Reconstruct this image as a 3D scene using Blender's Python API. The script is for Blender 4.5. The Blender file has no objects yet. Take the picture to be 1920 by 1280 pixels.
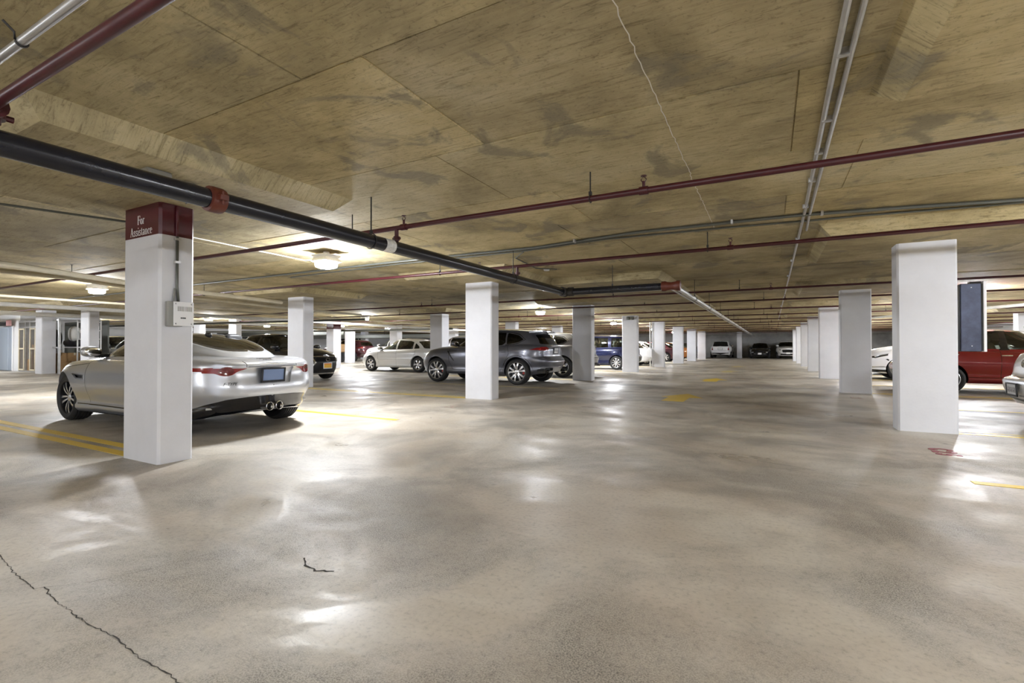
import bpy, bmesh, math, random
import numpy as np
from mathutils import Vector, Matrix
from mathutils.bvhtree import BVHTree
from mathutils.geometry import delaunay_2d_cdt

random.seed(7)
SC = bpy.context.scene
COL = SC.collection
PI = math.pi

# ---------------------------------------------------------------- camera, world, exposure
cam_d = bpy.data.cameras.new('camera')
cam = bpy.data.objects.new('camera', cam_d)
COL.objects.link(cam)
cam_d.sensor_width = 36.0
cam_d.lens = 36.0 * 904.0 / 1920.0
cam_d.clip_end = 300
cam.location = (0, 0, 1.1)
cam.rotation_euler = (PI / 2 + math.atan(10 / 904.0), 0, math.atan(486 / 904.0))
SC.camera = cam
w = bpy.data.worlds.new('world')
SC.world = w
w.use_nodes = True
w.node_tree.nodes['Background'].inputs[0].default_value = (0.9, 0.93, 1.0, 1)
w.node_tree.nodes['Background'].inputs[1].default_value = 0.05
SC.view_settings.view_transform = 'Standard'
SC.view_settings.look = 'None'
SC.view_settings.gamma = 1.0
SC.view_settings.use_curve_mapping = False
SC.view_settings.exposure = 2.3
LAMP_STRENGTH = 175.0
SC.cycles.max_bounces = 10
SC.cycles.diffuse_bounces = 6
SC.cycles.glossy_bounces = 4
SC.cycles.transparent_max_bounces = 16
SC.cycles.sample_clamp_indirect = 6.0
SC.cycles.caustics_reflective = False
SC.cycles.caustics_refractive = False

# ---------------------------------------------------------------- materials
def nt(name):
    m = bpy.data.materials.new(name); m.use_nodes = True
    return m, m.node_tree, m.node_tree.nodes['Principled BSDF']

def mat(name, col, rough=0.5, metal=0.0, coat=0.0, emit=None, es=0.0, noise=0.0, nscale=8.0, bump=0.0, bscale=60.0, spec=None):
    m, t, b = nt(name)
    b.inputs['Base Color'].default_value = (*col, 1)
    b.inputs['Roughness'].default_value = rough
    b.inputs['Metallic'].default_value = metal
    b.inputs['Coat Weight'].default_value = coat
    b.inputs['Coat Roughness'].default_value = 0.04
    if spec is not None: b.inputs['Specular IOR Level'].default_value = spec
    if emit:
        b.inputs['Emission Color'].default_value = (*emit, 1)
        b.inputs['Emission Strength'].default_value = es
    if noise or bump:
        tc = t.nodes.new('ShaderNodeTexCoord')
        n = t.nodes.new('ShaderNodeTexNoise'); n.inputs['Scale'].default_value = nscale
        n.inputs['Detail'].default_value = 6; n.inputs['Roughness'].default_value = 0.6
        t.links.new(tc.outputs['Object'], n.inputs['Vector'])
        if noise:
            r = t.nodes.new('ShaderNodeMapRange')
            r.inputs['From Min'].default_value = 0.3; r.inputs['From Max'].default_value = 0.7
            r.inputs['To Min'].default_value = 1 - noise; r.inputs['To Max'].default_value = 1 + noise * 0.4
            t.links.new(n.outputs['Fac'], r.inputs['Value'])
            mx = t.nodes.new('ShaderNodeVectorMath'); mx.operation = 'SCALE'
            mx.inputs[0].default_value = col
            t.links.new(r.outputs['Result'], mx.inputs['Scale'])
            t.links.new(mx.outputs['Vector'], b.inputs['Base Color'])
        if bump:
            n2 = t.nodes.new('ShaderNodeTexNoise'); n2.inputs['Scale'].default_value = bscale; n2.inputs['Detail'].default_value = 5
            t.links.new(tc.outputs['Object'], n2.inputs['Vector'])
            bp = t.nodes.new('ShaderNodeBump'); bp.inputs['Strength'].default_value = bump; bp.inputs['Distance'].default_value = 0.01
            t.links.new(n2.outputs['Fac'], bp.inputs['Height'])
            t.links.new(bp.outputs['Normal'], b.inputs['Normal'])
    return m

def N(t, kind, **kw):
    n = t.nodes.new(kind)
    for k, v in kw.items():
        if k in n.inputs.keys(): n.inputs[k].default_value = v
        else: setattr(n, k, v)
    return n

def ramp(t, pts):
    r = t.nodes.new('ShaderNodeValToRGB')
    cr = r.color_ramp
    while len(cr.elements) < len(pts): cr.elements.new(0.5)
    for e, (p, c) in zip(cr.elements, pts):
        e.position = p; e.color = (*c, 1) if len(c) == 3 else c
    return r

def mix(t, fac, a, b, mode='MIX'):
    m = t.nodes.new('ShaderNodeMix'); m.data_type = 'RGBA'; m.blend_type = mode
    for sock, v in ((m.inputs['Factor'], fac), (m.inputs['A'], a), (m.inputs['B'], b)):
        if hasattr(v, 'links'): t.links.new(v, sock)
        elif isinstance(v, (int, float)): sock.default_value = v
        else: sock.default_value = (*v, 1)
    return m.outputs['Result']

def floor_material():
    m, t, b = nt('floor_concrete')
    tc = N(t, 'ShaderNodeTexCoord')
    L = t.links.new
    big = N(t, 'ShaderNodeTexNoise', Scale=0.55, Detail=7.0, Roughness=0.6); L(tc.outputs['Object'], big.inputs['Vector'])
    base = ramp(t, [(0.30, (0.34, 0.29, 0.23)), (0.44, (0.47, 0.415, 0.345)), (0.56, (0.55, 0.507, 0.434)), (0.72, (0.595, 0.565, 0.513))])
    L(big.outputs['Fac'], base.inputs['Fac'])
    # smears running along the aisle and across it
    mp = N(t, 'ShaderNodeMapping'); mp.inputs['Scale'].default_value = (0.8, 1.7, 1); mp.inputs['Rotation'].default_value = (0, 0, 0.35)
    L(tc.outputs['Object'], mp.inputs['Vector'])
    sm = N(t, 'ShaderNodeTexNoise', Scale=1.1, Detail=8.0, Roughness=0.68, Distortion=0.9); L(mp.outputs['Vector'], sm.inputs['Vector'])
    smr = ramp(t, [(0.30, (0.79, 0.79, 0.79)), (0.45, (0.93, 0.93, 0.93)), (0.62, (1, 1, 1))])
    L(sm.outputs['Fac'], smr.inputs['Fac'])
    c1 = mix(t, 1.0, base.outputs['Color'], smr.outputs['Color'], 'MULTIPLY')
    # worn gritty patches: exposed dark aggregate
    pn = N(t, 'ShaderNodeTexNoise', Scale=0.75, Detail=5.0, Roughness=0.62, Distortion=0.5)
    mp2 = N(t, 'ShaderNodeMapping'); mp2.inputs['Location'].default_value = (4.3, 1.7, 0); L(tc.outputs['Object'], mp2.inputs['Vector']); L(mp2.outputs['Vector'], pn.inputs['Vector'])
    pr = N(t, 'ShaderNodeMapRange'); pr.inputs['From Min'].default_value = 0.44; pr.inputs['From Max'].default_value = 0.62; L(pn.outputs['Fac'], pr.inputs['Value'])
    gr = N(t, 'ShaderNodeTexNoise', Scale=150.0, Detail=6.0, Roughness=0.85); L(tc.outputs['Object'], gr.inputs['Vector'])
    grr = N(t, 'ShaderNodeMapRange'); grr.inputs['From Min'].default_value = 0.46; grr.inputs['From Max'].default_value = 0.56; L(gr.outputs['Fac'], grr.inputs['Value'])
    grit = N(t, 'ShaderNodeMath', operation='MULTIPLY'); L(pr.outputs['Result'], grit.inputs[0]); L(grr.outputs['Result'], grit.inputs[1])
    g2 = N(t, 'ShaderNodeMath', operation='MULTIPLY'); g2.inputs[1].default_value = 0.85; L(grit.outputs['Value'], g2.inputs[0])
    pd = N(t, 'ShaderNodeMath', operation='MULTIPLY'); pd.inputs[1].default_value = 0.20; L(pr.outputs['Result'], pd.inputs[0])
    c1 = mix(t, pd.outputs['Value'], c1, (0.20, 0.187, 0.165))
    c2 = mix(t, g2.outputs['Value'], c1, (0.11, 0.10, 0.088))
    # fine speckle and small dark blots
    fs = N(t, 'ShaderNodeTexNoise', Scale=38.0, Detail=6.0, Roughness=0.7); L(tc.outputs['Object'], fs.inputs['Vector'])
    fsr = ramp(t, [(0.3, (0.6, 0.6, 0.6)), (0.47, (1, 1, 1)), (0.7, (1.12, 1.12, 1.12))]); L(fs.outputs['Fac'], fsr.inputs['Fac'])
    c3 = mix(t, 0.75, c2, fsr.outputs['Color'], 'MULTIPLY')
    vb = N(t, 'ShaderNodeTexVoronoi', Scale=1.6); vb.feature = 'F1'
    vd = N(t, 'ShaderNodeTexNoise', Scale=9.0, Detail=3.0); L(tc.outputs['Object'], vd.inputs['Vector'])
    va = N(t, 'ShaderNodeVectorMath', operation='ADD'); L(tc.outputs['Object'], va.inputs[0])
    vs = N(t, 'ShaderNodeVectorMath', operation='SCALE'); vs.inputs['Scale'].default_value = 0.12; L(vd.outputs['Color'], vs.inputs[0]); L(vs.outputs['Vector'], va.inputs[1])
    L(va.outputs['Vector'], vb.inputs['Vector'])
    vr = N(t, 'ShaderNodeMapRange'); vr.inputs['From Min'].default_value = 0.03; vr.inputs['From Max'].default_value = 0.07; vr.inputs['To Min'].default_value = 0.55; vr.inputs['To Max'].default_value = 0.0
    L(vb.outputs['Distance'], vr.inputs['Value'])
    c4 = mix(t, vr.outputs['Result'], c3, (0.12, 0.105, 0.085))
    L(c4, b.inputs['Base Color'])
    # sealed, half worn off: gloss varies
    gl = N(t, 'ShaderNodeMapRange'); gl.inputs['From Min'].default_value = 0.35; gl.inputs['From Max'].default_value = 0.65
    gl.inputs['To Min'].default_value = 0.27; gl.inputs['To Max'].default_value = 0.55
    L(sm.outputs['Fac'], gl.inputs['Value'])
    ad = N(t, 'ShaderNodeMath', operation='MULTIPLY_ADD'); ad.inputs[1].default_value = 0.25; L(grit.outputs['Value'], ad.inputs[0]); L(gl.outputs['Result'], ad.inputs[2])
    L(ad.outputs['Value'], b.inputs['Roughness'])
    b.inputs['Specular IOR Level'].default_value = 0.3
    bp = N(t, 'ShaderNodeBump', Strength=0.22, Distance=0.004)
    bm_ = N(t, 'ShaderNodeMath', operation='MULTIPLY_ADD'); bm_.inputs[1].default_value = -1.5; L(grit.outputs['Value'], bm_.inputs[0]); L(fs.outputs['Fac'], bm_.inputs[2])
    L(bm_.outputs['Value'], bp.inputs['Height']); 
    bp2 = N(t, 'ShaderNodeBump', Strength=0.35, Distance=0.012); L(sm.outputs['Fac'], bp2.inputs['Height']); L(bp.outputs['Normal'], bp2.inputs['Normal'])
    L(bp2.outputs['Normal'], b.inputs['Normal'])
    return m

def ceiling_material():
    m, t, b = nt('ceiling_concrete')
    L = t.links.new
    tc = N(t, 'ShaderNodeTexCoord'); oi = N(t, 'ShaderNodeObjectInfo')
    big = N(t, 'ShaderNodeTexNoise', Scale=0.9, Detail=8.0, Roughness=0.62, Distortion=0.4); L(tc.outputs['Object'], big.inputs['Vector'])
    base = ramp(t, [(0.30, (0.22, 0.180, 0.098)), (0.44, (0.385, 0.322, 0.185)), (0.56, (0.50, 0.425, 0.255)), (0.72, (0.60, 0.53, 0.36))])
    L(big.outputs['Fac'], base.inputs['Fac'])
    tone = ramp(t, [(0.0, (0.86, 0.85, 0.86)), (0.5, (1.0, 1.0, 0.98)), (1.0, (1.1, 1.06, 0.94))]); L(oi.outputs['Random'], tone.inputs['Fac'])
    c1 = mix(t, 1.0, base.outputs['Color'], tone.outputs['Color'], 'MULTIPLY')
    # plywood grain: stretched noise
    mp = N(t, 'ShaderNodeMapping'); mp.inputs['Scale'].default_value = (1.2, 9.0, 1); mp.inputs['Rotation'].default_value = (0, 0, 0.12); L(tc.outputs['Object'], mp.inputs['Vector'])
    gn = N(t, 'ShaderNodeTexNoise', Scale=3.2, Detail=9.0, Roughness=0.74, Distortion=1.4); L(mp.outputs['Vector'], gn.inputs['Vector'])
    gr = ramp(t, [(0.36, (0.5, 0.48, 0.42)), (0.47, (0.95, 0.95, 0.95)), (0.66, (1.12, 1.12, 1.1))]); L(gn.outputs['Fac'], gr.inputs['Fac'])
    c2 = mix(t, 0.85, c1, gr.outputs['Color'], 'MULTIPLY')
    # grey stains
    sn = N(t, 'ShaderNodeTexNoise', Scale=1.7, Detail=6.0, Roughness=0.6, Distortion=0.8)
    mp2 = N(t, 'ShaderNodeMapping'); mp2.inputs['Location'].default_value = (7.7, 3.1, 0); L(tc.outputs['Object'], mp2.inputs['Vector']); L(mp2.outputs['Vector'], sn.inputs['Vector'])
    sr = N(t, 'ShaderNodeMapRange'); sr.inputs['From Min'].default_value = 0.57; sr.inputs['From Max'].default_value = 0.64; sr.inputs['To Max'].default_value = 0.6; L(sn.outputs['Fac'], sr.inputs['Value'])
    c3 = mix(t, sr.outputs['Result'], c2, (0.17, 0.155, 0.12))
    fs = N(t, 'ShaderNodeTexNoise', Scale=45.0, Detail=5.0, Roughness=0.7); L(tc.outputs['Object'], fs.inputs['Vector'])
    fr = ramp(t, [(0.34, (0.45, 0.44, 0.42)), (0.43, (1, 1, 1))]); L(fs.outputs['Fac'], fr.inputs['Fac'])
    c4 = mix(t, 0.6, c3, fr.outputs['Color'], 'MULTIPLY')
    L(c4, b.inputs['Base Color'])
    b.inputs['Roughness'].default_value = 0.8
    bp = N(t, 'ShaderNodeBump', Strength=0.5, Distance=0.006); L(gn.outputs['Fac'], bp.inputs['Height'])
    bp2 = N(t, 'ShaderNodeBump', Strength=0.3, Distance=0.004); L(fs.outputs['Fac'], bp2.inputs['Height']); L(bp.outputs['Normal'], bp2.inputs['Normal'])
    L(bp2.outputs['Normal'], b.inputs['Normal'])
    return m

def wear_paint(name, col, under, thr=0.62, rough=0.45):
    m, t, b = nt(name)
    L = t.links.new
    tc = N(t, 'ShaderNodeTexCoord')
    n = N(t, 'ShaderNodeTexNoise', Scale=14.0, Detail=8.0, Roughness=0.75); L(tc.outputs['Object'], n.inputs['Vector'])
    r = N(t, 'ShaderNodeMapRange'); r.inputs['From Min'].default_value = thr - 0.05; r.inputs['From Max'].default_value = thr + 0.06; L(n.outputs['Fac'], r.inputs['Value'])
    n2 = N(t, 'ShaderNodeTexNoise', Scale=2.0, Detail=4.0); L(tc.outputs['Object'], n2.inputs['Vector'])
    c = mix(t, n2.outputs['Fac'], tuple(x * 0.85 for x in col), tuple(min(1, x * 1.12) for x in col))
    c = mix(t, r.outputs['Result'], c, under)
    L(c, b.inputs['Base Color']); b.inputs['Roughness'].default_value = rough
    return m

def glass_mat(name, tint, rough=0.0):
    m = bpy.data.materials.new(name); m.use_nodes = True
    t = m.node_tree; t.nodes.clear(); L = t.links.new
    o = N(t, 'ShaderNodeOutputMaterial'); tr = N(t, 'ShaderNodeBsdfTransparent'); tr.inputs['Color'].default_value = (*tint, 1)
    g = N(t, 'ShaderNodeBsdfGlossy'); g.inputs['Roughness'].default_value = 0.03; g.inputs['Color'].default_value = (1, 1, 1, 1)
    f = N(t, 'ShaderNodeFresnel'); f.inputs['IOR'].default_value = 1.6
    mx = N(t, 'ShaderNodeMixShader'); L(f.outputs[0], mx.inputs[0]); L(tr.outputs[0], mx.inputs[1]); L(g.outputs[0], mx.inputs[2]); L(mx.outputs[0], o.inputs['Surface'])
    return m

def car_paint(name, col, metal=0.55, rough=0.32):
    m = mat(name, col, rough, metal, coat=1.0)
    return m

M = {}
M['floor'] = floor_material()
M['ceiling'] = ceiling_material()
M['white_paint'] = mat('white_paint', (0.66, 0.665, 0.70), 0.5, noise=0.06, nscale=3.0, bump=0.12, bscale=35)
M['red_paint'] = wear_paint('dark_red_paint', (0.075, 0.007, 0.012), (0.45, 0.3, 0.3), 0.72, 0.3)
M['line_yellow'] = wear_paint('yellow_line_paint', (0.72, 0.50, 0.035), (0.38, 0.33, 0.22), 0.62)
M['line_faded'] = wear_paint('faded_yellow_paint', (0.60, 0.48, 0.14), (0.42, 0.37, 0.28), 0.52)
M['floor_red'] = wear_paint('red_stencil_paint', (0.22, 0.018, 0.035), (0.4, 0.34, 0.28), 0.70)
M['floor_ghost'] = wear_paint('faded_stencil_paint', (0.36, 0.24, 0.21), (0.42, 0.37, 0.29), 0.5)
M['crack'] = mat('crack_dirt', (0.05, 0.045, 0.04), 0.9)
M['pipe_red'] = mat('red_pipe_paint', (0.060, 0.007, 0.011), 0.38, noise=0.25, nscale=6)
M['fitting_orange'] = mat('orange_red_fitting', (0.12, 0.026, 0.014), 0.45, noise=0.2)
M['pipe_black'] = mat('black_pipe_paint', (0.012, 0.013, 0.020), 0.22, noise=0.3, nscale=5)
M['steel'] = mat('galvanised_steel', (0.62, 0.62, 0.62), 0.35, 0.8, noise=0.15)
M['pipe_beige'] = mat('beige_pipe', (0.62, 0.56, 0.42), 0.5, noise=0.1)
M['pipe_white'] = mat('white_pipe', (0.72, 0.72, 0.70), 0.5, noise=0.1)
M['conduit'] = mat('grey_conduit', (0.12, 0.125, 0.11), 0.4, 0.4)
M['dark_iron'] = mat('dark_iron', (0.03, 0.027, 0.025), 0.5, 0.3)
M['lamp_housing'] = mat('lamp_housing', (0.75, 0.75, 0.76), 0.5)
M['lens'] = mat('lamp_lens', (0.9, 0.93, 1), 0.4, emit=(0.92, 0.95, 1.0), es=LAMP_STRENGTH)
M['tape'] = mat('white_sticker', (0.75, 0.75, 0.73), 0.5, noise=0.3, nscale=40)
M['black'] = mat('black_plastic', (0.012, 0.012, 0.013), 0.4)
M['gloss_black'] = mat('gloss_black', (0.010, 0.010, 0.012), 0.12, coat=0.6)
M['rubber'] = mat('tyre_rubber', (0.016, 0.016, 0.017), 0.65)
M['under'] = mat('underbody_dark', (0.010, 0.010, 0.010), 0.9)
M['lining'] = mat('interior_lining', (0.05, 0.05, 0.052), 0.9)
M['seat_dark'] = mat('dark_seat_leather', (0.03, 0.03, 0.032), 0.5)
M['seat_beige'] = mat('beige_seat_cloth', (0.45, 0.38, 0.26), 0.7)
M['seat_grey'] = mat('grey_seat_cloth', (0.22, 0.22, 0.23), 0.7)
M['alloy'] = mat('alloy_wheel', (0.72, 0.72, 0.73), 0.25, 0.85)
M['alloy_dark'] = mat('dark_alloy', (0.035, 0.035, 0.04), 0.35, 0.6)
M['chrome'] = mat('chrome', (0.85, 0.85, 0.86), 0.08, 1.0)
M['disc'] = mat('brake_disc', (0.10, 0.10, 0.105), 0.45, 0.8)
M['caliper_red'] = mat('red_caliper', (0.45, 0.03, 0.02), 0.4)
M['tail'] = mat('red_lamp_plastic', (0.22, 0.007, 0.009), 0.12, coat=1.0, emit=(0.6, 0.02, 0.02), es=0.0)
M['tail_bright'] = mat('bright_red_lamp', (0.6, 0.05, 0.05), 0.15, coat=1.0)
M['tail_dark'] = mat('dark_red_lamp', (0.12, 0.006, 0.008), 0.12, coat=1.0)
M['clear'] = mat('clear_lamp', (0.7, 0.72, 0.75), 0.08, 0.7, coat=1.0)
M['glass'] = glass_mat('car_glass', (0.42, 0.46, 0.43))
M['glass_dark'] = glass_mat('privacy_glass', (0.05, 0.055, 0.06))
M['glass_grey'] = glass_mat('rear_glass', (0.20, 0.22, 0.20))
M['plate_white'] = mat('plate_white', (0.72, 0.72, 0.72), 0.4)
M['plate_blue'] = mat('plate_blue', (0.17, 0.24, 0.42), 0.35)
M['plate_yellow'] = mat('plate_yellow', (0.75, 0.42, 0.03), 0.4)
M['plate_ink'] = mat('plate_ink', (0.04, 0.04, 0.06), 0.5)
M['cardboard'] = mat('cardboard', (0.36, 0.22, 0.10), 0.8, noise=0.15)
M['paper'] = mat('white_paper', (0.72, 0.70, 0.66), 0.8)
M['wall'] = mat('wall_concrete', (0.46, 0.455, 0.44), 0.85, noise=0.5, nscale=0.5, bump=0.2)
M['wall_white'] = mat('white_wall_paint', (0.70, 0.71, 0.73), 0.7, noise=0.08, nscale=1.0)
M['grey_blue'] = mat('grey_blue_sheet', (0.33, 0.38, 0.45), 0.5)
M['cabinet'] = mat('blued_steel', (0.050, 0.056, 0.082), 0.32, 0.75, noise=0.3, nscale=12, bump=0.15, bscale=30)
M['white_plastic'] = mat('white_plastic', (0.78, 0.78, 0.79), 0.4)
M['grey_box'] = mat('grey_box_paint', (0.28, 0.28, 0.26), 0.5)
M['hivis'] = mat('yellow_green_vinyl', (0.45, 0.55, 0.04), 0.6)
# ---------------------------------------------------------------- geometry helpers
def link(o, parent=None):
    COL.objects.link(o)
    if parent is not None: o.parent = parent
    return o

def mesh_obj(name, verts, faces, m, parent=None, smooth=False, normals=None):
    me = bpy.data.meshes.new(name)
    me.from_pydata([tuple(map(float, v)) for v in verts], [], [tuple(int(i) for i in f) for f in faces])
    if m is not None: me.materials.append(m)
    if smooth or normals is not None:
        me.polygons.foreach_set('use_smooth', [True] * len(me.polygons))
    me.update()
    if normals is not None:
        me.normals_split_custom_set_from_vertices([tuple(map(float, n)) for n in normals])
    return link(bpy.data.objects.new(name, me), parent)

def empty(name, loc=(0, 0, 0), rz=0, label=None, cat=None, group=None, kind=None, parent=None):
    o = bpy.data.objects.new(name, None); o.empty_display_size = 0.1
    link(o, parent); o.location = loc; o.rotation_euler = (0, 0, rz)
    return tag(o, label, cat, group, kind)

def tag(o, label=None, cat=None, group=None, kind=None):
    if label: o['label'] = label
    if cat: o['category'] = cat
    if group: o['group'] = group
    if kind: o['kind'] = kind
    return o

def copy_tree(o, parent=None):
    c = o.copy(); COL.objects.link(c)
    if parent is not None: c.parent = parent
    for ch in list(o.children): copy_tree(ch, c)
    return c

class MB:
    """collects shapes of one part"""
    def __init__(s): s.v = []; s.f = []
    def add(s, v, f):
        b = len(s.v); s.v += [tuple(p) for p in v]; s.f += [tuple(i + b for i in q) for q in f]; return s
    def box(s, x0, x1, y0, y1, z0, z1, ch=0.0):
        if ch <= 0:
            v = [(x, y, z) for z in (z0, z1) for y in (y0, y1) for x in (x0, x1)]
            return s.add(v, [(0, 2, 3, 1), (4, 5, 7, 6), (0, 1, 5, 4), (2, 6, 7, 3), (0, 4, 6, 2), (1, 3, 7, 5)])
        # chamfered on all edges: three nested face quads
        v = []; idx = {}
        for a, (sx, X) in enumerate(((1, x0), (-1, x1))):
            for b_, (sy, Y) in enumerate(((1, y0), (-1, y1))):
                for c, (sz, Z) in enumerate(((1, z0), (-1, z1))):
                    for k in range(3):
                        p = [X + (sx * ch if k != 0 else 0), Y + (sy * ch if k != 1 else 0), Z + (sz * ch if k != 2 else 0)]
                        idx[(a, b_, c, k)] = len(v); v.append(p)
        f = []
        for a in (0, 1): f.append([idx[(a, b_, c, 0)] for b_, c in ((0, 0), (0, 1), (1, 1), (1, 0))][::(1 if a == 0 else -1)])
        for b_ in (0, 1): f.append([idx[(a, b_, c, 1)] for a, c in ((0, 0), (1, 0), (1, 1), (0, 1))][::(1 if b_ == 0 else -1)])
        for c in (0, 1): f.append([idx[(a, b_, c, 2)] for a, b_ in ((0, 0), (0, 1), (1, 1), (1, 0))][::(1 if c == 0 else -1)])
        for b_ in (0, 1):
            for c in (0, 1): f.append([idx[(0, b_, c, 1)], idx[(1, b_, c, 1)], idx[(1, b_, c, 2)], idx[(0, b_, c, 2)]])
        for a in (0, 1):
            for c in (0, 1): f.append([idx[(a, 0, c, 0)], idx[(a, 1, c, 0)], idx[(a, 1, c, 2)], idx[(a, 0, c, 2)]])
        for a in (0, 1):
            for b_ in (0, 1): f.append([idx[(a, b_, 0, 0)], idx[(a, b_, 1, 0)], idx[(a, b_, 1, 1)], idx[(a, b_, 0, 1)]])
        for a in (0, 1):
            for b_ in (0, 1):
                for c in (0, 1): f.append([idx[(a, b_, c, k)] for k in range(3)])
        return s.add(v, f)
    def tube(s, pts, r, n=12, caps=True):
        pts = [Vector(p) for p in pts]; v = []; f = []
        for i, p in enumerate(pts):
            d = (pts[min(i + 1, len(pts) - 1)] - pts[max(i - 1, 0)]).normalized()
            a = d.orthogonal().normalized() if abs(d.z) > 0.95 else d.cross(Vector((0, 0, 1))).normalized()
            b_ = d.cross(a)
            rr = r[i] if isinstance(r, (list, tuple)) else r
            for k in range(n):
                th = 2 * PI * k / n; v.append(p + a * (rr * math.cos(th)) + b_ * (rr * math.sin(th)))
        for i in range(len(pts) - 1):
            for k in range(n):
                k2 = (k + 1) % n; f.append((i * n + k, i * n + k2, (i + 1) * n + k2, (i + 1) * n + k))
        if caps:
            f.append(tuple(range(n))[::-1]); f.append(tuple((len(pts) - 1) * n + k for k in range(n)))
        return s.add(v, f)
    def lathe(s, prof, axis='y', c=(0, 0, 0), n=32, a0=0.0, a1=2 * PI):
        """prof: list of (radius, along)"""
        full = abs(a1 - a0 - 2 * PI) < 1e-6; m = n if full else n + 1; v = []; f = []
        for r, h in prof:
            for k in range(m):
                th = a0 + (a1 - a0) * k / n; x, y = r * math.cos(th), r * math.sin(th)
                p = {'y': (x, h, y), 'z': (x, y, h), 'x': (h, x, y)}[axis]
                v.append((p[0] + c[0], p[1] + c[1], p[2] + c[2]))
        for i in range(len(prof) - 1):
            for k in range(n):
                k2 = (k + 1) % m if full else k + 1
                f.append((i * m + k, i * m + k2, (i + 1) * m + k2, (i + 1) * m + k))
        return s.add(v, f)
    def ellipsoid(s, c, r, n=14, m=10, e=1.0):
        v = []; f = []
        sp = lambda x, e: math.copysign(abs(x) ** e, x)
        for i in range(m + 1):
            ph = -PI / 2 + PI * i / m
            for k in range(n):
                th = 2 * PI * k / n
                v.append((c[0] + r[0] * sp(math.cos(ph), e) * sp(math.cos(th), e), c[1] + r[1] * sp(math.cos(ph), e) * sp(math.sin(th), e), c[2] + r[2] * sp(math.sin(ph), e)))
        for i in range(m):
            for k in range(n): f.append((i * n + k, i * n + (k + 1) % n, (i + 1) * n + (k + 1) % n, (i + 1) * n + k))
        return s.add(v, f)
    def prism(s, poly, h, axis='z', at=0.0):
        """poly in the two other axes, extruded h along axis from at"""
        n = len(poly)
        mk = {'z': lambda a, b_, c: (a, b_, c), 'x': lambda a, b_, c: (c, a, b_), 'y': lambda a, b_, c: (a, c, b_)}[axis]
        v = [mk(a, b_, at) for a, b_ in poly] + [mk(a, b_, at + h) for a, b_ in poly]
        f = [tuple(range(n))[::-1], tuple(range(n, 2 * n))] + [(i, (i + 1) % n, n + (i + 1) % n, n + i) for i in range(n)]
        return s.add(v, f)
    def build(s, name, m, parent=None, smooth=False, fixn=False):
        o = mesh_obj(name, s.v, s.f, m, parent, False)
        bm = bmesh.new(); bm.from_mesh(o.data)
        bmesh.ops.recalc_face_normals(bm, faces=bm.faces)
        bm.to_mesh(o.data); bm.free()
        if smooth:
            o.data.polygons.foreach_set('use_smooth', [True] * len(o.data.polygons))
            if smooth != 'all': o.data.set_sharp_from_angle(angle=math.radians(40 if smooth is True else smooth))
        return o

def text_mesh(name, s, size, m, parent=None, extrude=0.002, shear=0.0, xscale=1.0, align='CENTER', bold=0.0, spacing=1.0):
    c = bpy.data.curves.new(name, 'FONT'); c.body = s; c.size = size; c.extrude = extrude; c.shear = shear
    c.align_x = align; c.align_y = 'CENTER'; c.resolution_u = 3; c.offset = bold; c.space_character = spacing
    o = bpy.data.objects.new(name, c); COL.objects.link(o)
    dg = bpy.context.evaluated_depsgraph_get()
    me = bpy.data.meshes.new_from_object(o.evaluated_get(dg))
    COL.objects.unlink(o); bpy.data.objects.remove(o)
    me.name = name; me.materials.clear(); me.materials.append(m)
    if xscale != 1.0: me.transform(Matrix.Diagonal((xscale, 1, 1, 1)))
    return link(bpy.data.objects.new(name, me), parent)

def strokes_mesh(name, strokes, m, parent=None, th=0.002):
    """strokes: list of (points, widths) in a plane (x right, y up)"""
    mb = MB()
    for pts, wd in strokes:
        n = len(pts); P = [Vector((p[0], p[1])) for p in pts]
        W = wd if isinstance(wd, (list, tuple)) else [wd] * n
        Lf, Rt = [], []
        for i in range(n):
            d = P[min(i + 1, n - 1)] - P[max(i - 1, 0)]
            if d.length < 1e-9: d = Vector((1, 0))
            d.normalize(); nn = Vector((-d.y, d.x)) * W[i] * 0.5
            Lf.append(P[i] + nn); Rt.append(P[i] - nn)
        for i in range(n - 1):
            q = [Lf[i], Rt[i], Rt[i + 1], Lf[i + 1]]
            v = [(p.x, p.y, 0) for p in q] + [(p.x, p.y, th) for p in q]
            mb.add(v, [(0, 1, 2, 3), (7, 6, 5, 4), (0, 4, 5, 1), (1, 5, 6, 2), (2, 6, 7, 3), (3, 7, 4, 0)])
    return mb.build(name, m, parent)
# ---------------------------------------------------------------- car builder
def pchip(tab, x):
    xs = np.array([p[0] for p in tab], float); ys = np.array([p[1] for p in tab], float)
    o = np.argsort(xs); xs, ys = xs[o], ys[o]
    x = np.clip(np.asarray(x, float), xs[0], xs[-1])
    if len(xs) == 1: return np.full_like(x, ys[0])
    h = np.diff(xs); dl = np.diff(ys) / h
    d = np.zeros_like(ys)
    if len(xs) > 2:
        w1 = 2 * h[1:] + h[:-1]; w2 = h[1:] + 2 * h[:-1]
        ok = dl[1:] * dl[:-1] > 0
        with np.errstate(divide='ignore', invalid='ignore'):
            hm = (w1 + w2) / (w1 / dl[:-1] + w2 / dl[1:])
        d[1:-1] = np.where(ok, hm, 0)
    d[0], d[-1] = dl[0], dl[-1]
    i = np.clip(np.searchsorted(xs, x) - 1, 0, len(xs) - 2)
    t = (x - xs[i]) / h[i]
    h00 = (1 + 2 * t) * (1 - t) ** 2; h10 = t * (1 - t) ** 2; h01 = t * t * (3 - 2 * t); h11 = t * t * (t - 1)
    return h00 * ys[i] + h10 * h[i] * d[i] + h01 * ys[i + 1] + h11 * h[i] * d[i + 1]

NU, NW, NC = 200, 56, 40

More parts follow.
